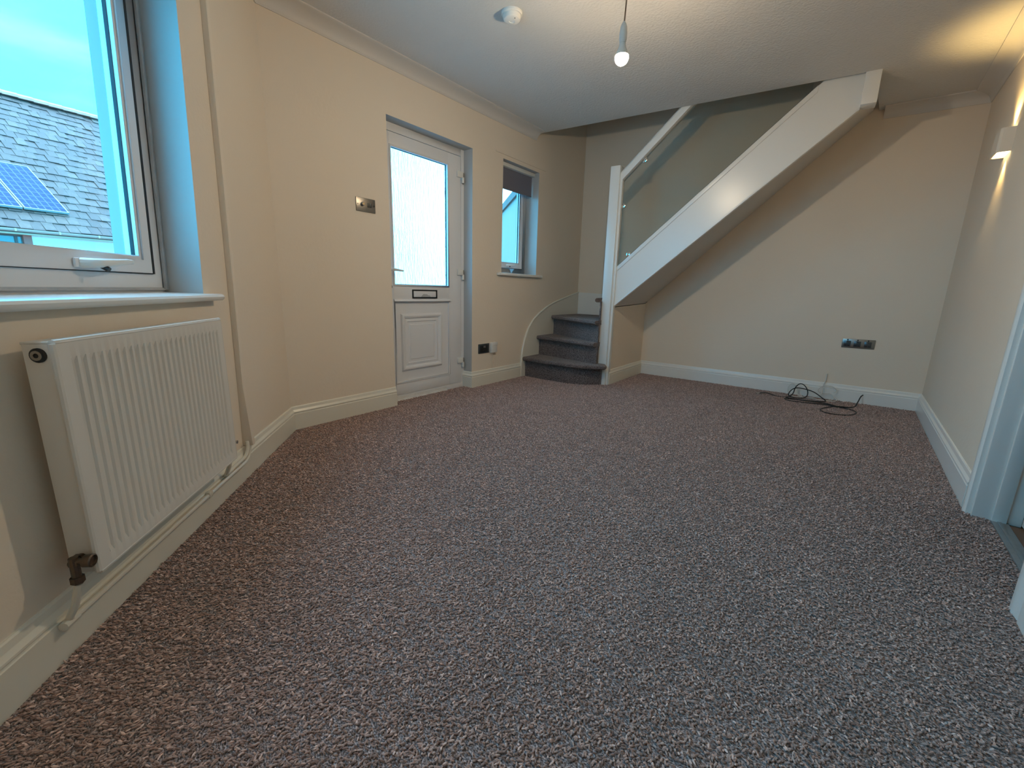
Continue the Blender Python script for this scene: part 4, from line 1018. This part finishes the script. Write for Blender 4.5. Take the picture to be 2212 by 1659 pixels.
# neighbouring house with a slate roof, solar panels and a gutter
E0 = V((-19.611, 1.241, 2.308)); EX = V((-0.1296, 0.9916, 0)).normalized()
pit = math.radians(36.0); OUT = V((-EX.y, EX.x, 0))        # away from us
EY = OUT * math.cos(pit) + V((0, 0, math.sin(pit))); EN = EX.cross(EY)
if EN.z < 0: EN = -EN
def RP(u, v, h=0.0): return E0 + EX * u + EY * v + EN * h
RLEN = 9.6
house = empty('slate_roofed_house', E0 - V((0, 0, 2.8)), 'white neighbouring house with a grey slate roof seen through the big window', 'house')
RU_L, RU_R = -5.0, 8.5
mb = MB(); mb.hexa([RP(RU_L, -0.05, -0.12), RP(RU_R, -0.05, -0.12), RP(RU_R, RLEN, -0.12), RP(RU_L, RLEN, -0.12), RP(RU_L, -0.05, 0.0), RP(RU_R, -0.05, 0.0), RP(RU_R, RLEN, 0.0), RP(RU_L, RLEN, 0.0)])
mb.hexa([RP(RU_L, RLEN, -0.12), RP(RU_R, RLEN, -0.12), RP(RU_R, RLEN, -0.12) + OUT * 7 - V((0, 0, 5)), RP(RU_L, RLEN, -0.12) + OUT * 7 - V((0, 0, 5)), RP(RU_L, RLEN, 0), RP(RU_R, RLEN, 0), RP(RU_R, RLEN, 0) + OUT * 7 - V((0, 0, 5)), RP(RU_L, RLEN, 0) + OUT * 7 - V((0, 0, 5))])
roof = obj('roof', mb, M_slate, house, merge=False)
# slates, one by one where the window shows them; shared mesh
SWD, SEX = 0.265, 0.455
me = bpy.data.meshes.new('slate')
hw = SWD / 2 - 0.004
vs = [(-hw, 0, 0.018), (hw, 0, 0.018), (hw, SEX * 1.12, 0.004), (-hw, SEX * 1.12, 0.004), (-hw, 0, 0.034), (hw, 0, 0.034), (hw, SEX * 1.12, 0.014), (-hw, SEX * 1.12, 0.014)]
me.from_pydata(vs, [], [(3, 2, 1, 0), (4, 5, 6, 7), (0, 1, 5, 4), (1, 2, 6, 5), (2, 3, 7, 6), (3, 0, 4, 7)])
me.materials.append(M_slate)
rest = MB(); nsl = 0
rng = random.Random(3)
rows = int(RLEN / SEX)
for r_ in range(rows):
    v = r_ * SEX
    lo_u, hi_u = 0.24 * v - 0.55, 2.5 + 0.27 * v + 0.45
    c0 = int(RU_L / SWD); c1 = int(RU_R / SWD)
    for c in range(c0, c1):
        u = c * SWD + (SWD / 2 if r_ % 2 else 0)
        if u > RU_R - 0.2: continue
        tx, ty, tz = rng.uniform(-0.02, 0.02), rng.uniform(-0.02, 0.03), rng.uniform(-0.008, 0.012)
        if lo_u < u < hi_u and nsl < 300:
            s_ = bpy.data.objects.new('slate', me); COL.objects.link(s_); s_.parent = roof
            mm = Matrix((EX, EY, EN)).transposed().to_4x4() @ Matrix.Rotation(tx, 4, 'Y') @ Matrix.Rotation(ty, 4, 'X') @ Matrix.Rotation(rng.uniform(-0.02, 0.02), 4, 'Z')
            mm.translation = RP(u, v + rng.uniform(-0.015, 0.015), tz) - house.location
            s_.matrix_local = mm; nsl += 1
        else:
            rest.hexa([RP(u + q[0], v + q[1], q[2] + tz) for q in vs])
obj('slates', rest, M_slate, roof, kind='stuff', merge=False)
for i in range(32):
    u = RU_L + 0.43 * i
    if u + 0.43 > RU_R: break
    mb = MB(); pr = []
    for k in range(7):
        a = math.pi * k / 6
        pr.append((math.cos(a) * 0.22, math.sin(a) * 0.20))
    mb.loft([[E0 + EX * (u + du) + EY * RLEN + OUT * x + V((0, 0, zz - 0.02 + (0.015 if du > .2 else 0))) for x, zz in pr] for du in (0.0, 0.39, 0.395, 0.44)])
    obj('ridge_tile', mb, M_ridge, roof)
WV = -OUT       # towards us
mb = MB()
def HB(u0, u1, d0, d1, z0, z1, mbb):
    P = lambda u, d, z: V(((E0 + EX * u + WV * d).x, (E0 + EX * u + WV * d).y, z))
    mbb.hexa([P(u0, d0, z0), P(u1, d0, z0), P(u1, d1, z0), P(u0, d1, z0), P(u0, d0, z1), P(u1, d0, z1), P(u1, d1, z1), P(u0, d1, z1)])
HB(0.62, RU_R, -6, -0.22, -0.9, 2.20, mb); HB(RU_L, -0.9, -6, -0.22, -0.9, 2.20, mb); HB(-0.9, 0.62, -6, -0.22, -0.9, 1.10, mb)
obj('house_wall', mb, M_extwall, house, merge=False)
mb = MB(); HB(-0.9, 0.62, -0.40, -0.34, 1.10, 2.16, mb); obj('window_pane', mb, M_extglass, house)
mb = MB(); HB(0.30, 0.36, -0.34, -0.30, 1.10, 2.16, mb); HB(-0.3, -0.24, -0.34, -0.30, 1.10, 2.16, mb); HB(-0.9, 0.5, -0.34, -0.28, 2.10, 2.18, mb); obj('window_frame', mb, M_verge, house, merge=False)
mb = MB(); HB(0.46, 0.64, -0.36, -0.20, 1.0, 2.20, mb); obj('window_jamb', mb, M_red, house, label='red painted window jamb')
mb = MB(); HB(RU_L, RU_R, -0.30, -0.02, 2.15, 2.235, mb); obj('fascia_board', mb, M_fascia, house)
mb = MB()
pr = [(-0.01, 0.07)] + [(0.06 - 0.065 * math.cos(a), 0.07 - 0.075 * math.sin(a)) for a in [math.pi * k / 6 for k in range(1, 6)]] + [(0.125, 0.075), (0.115, 0.07)]
P_ = lambda u, d, z: V(((E0 + EX * u + WV * d).x, (E0 + EX * u + WV * d).y, z))
mb.loft([[P_(u, d, 2.225 + z) for d, z in pr] for u in (RU_L, RU_R)])
gut = obj('gutter', mb, M_gutter, house)
for u in (-1.4, 0.25, 1.18, 2.1, 3.0):
    mb = MB(); HB(u, u + 0.04, -0.02, 0.135, 2.225, 2.305, mb); obj('gutter_bracket', mb, M_fascia, gut)

for i, (u0, u1) in enumerate(((0.735, 1.740), (-0.300, 0.705))):
    v0, v1 = 1.02, 3.72
    lab = 'right hand blue solar panel on the slate roof' if i == 0 else 'left hand blue solar panel on the slate roof, cut by the photo edge'
    sp_ = empty('solar_panel', RP((u0 + u1) / 2, v0, 0.05), lab, 'solar panel', 'solar panels on the slate roof')
    k0, k1 = 0.05, -0.10     # the pair sits slightly askew
    def PP(u, v, h): return RP(u + (v - v0) * -0.085, v, h)
    mb = MB()
    t = 0.03
    for (a, b, c, d) in ((u0, u1, v0, v0 + t), (u0, u1, v1 - t, v1), (u0, u0 + t, v0 + t, v1 - t), (u1 - t, u1, v0 + t, v1 - t)):
        mb.hexa([PP(a, c, .06), PP(b, c, .06), PP(b, d, .06), PP(a, d, .06), PP(a, c, .125), PP(b, c, .125), PP(b, d, .125), PP(a, d, .125)])
    obj('panel_frame', mb, M_alu, sp_, merge=False)
    m_ = bpy.data.meshes.new('solar_cells')
    cs = [(u0 + t, v0 + t), (u1 - t, v0 + t), (u1 - t, v1 - t), (u0 + t, v1 - t)]
    m_.from_pydata([tuple(PP(u, v, h) - sp_.location) for h in (.10, .118) for u, v in cs], [], [(3, 2, 1, 0), (4, 5, 6, 7), (0, 1, 5, 4), (1, 2, 6, 5), (2, 3, 7, 6), (3, 0, 4, 7)])
    uvl = m_.uv_layers.new(name='UVMap')
    for lp_ in m_.loops:
        c = cs[lp_.vertex_index % 4]; uvl.data[lp_.index].uv = (c[0] - u0, c[1] - v0)
    m_.materials.append(M_pv)
    so_ = bpy.data.objects.new('cell_sheet', m_); COL.objects.link(so_); so_.parent = sp_

# neighbouring wing seen through the narrow window: flat eaves receding from us
WG = Frame((-2.99, 4.438), (-0.739, 0.674), (-0.674, -0.739))
wing = empty('neighbouring_wing', WG.w(2.5, -0.9), 'pale blue rendered wall with a grey eaves board seen through the narrow window', 'building')
mb = MB(); mb.box(WG, 0.62, 6.5, 0.0, -0.8, -0.9, 2.38); obj('wing_wall', mb, M_extpaint, wing)
for u0, u1 in ((0.62, 2.35), (2.36, 4.4), (4.41, 6.5)):
    mb = MB(); mb.box(WG, u0, u1, 0.0, 0.035, 2.285, 2.40); obj('eaves_board', mb, M_verge, wing)

# ------------------------------------------------------------------ sky portals in the three openings
def portal(name, F, u0, u1, z0, z1, o):
    L = bpy.data.lights.new(name, 'AREA'); L.shape = 'RECTANGLE'; L.size = u1 - u0; L.size_y = z1 - z0
    L.cycles.is_portal = True
    p = bpy.data.objects.new(name, L); COL.objects.link(p)
    X = F.u; Y = V((0, 0, 1)); Z = -F.n
    if X.cross(Y).dot(Z) < 0: X = -X
    mm = Matrix((X, Y, Z)).transposed().to_4x4(); mm.translation = F.w((u0 + u1) / 2, (z0 + z1) / 2, o)
    p.matrix_world = mm
portal('sky_portal', LW, 0.70, 2.55, 0.8, 2.1, -0.29)
portal('sky_portal', DW, 0.70, 1.63, 0.85, 1.95, -0.33)
portal('sky_portal', DW, 1.95, 2.60, 1.0, 2.06, -0.33)
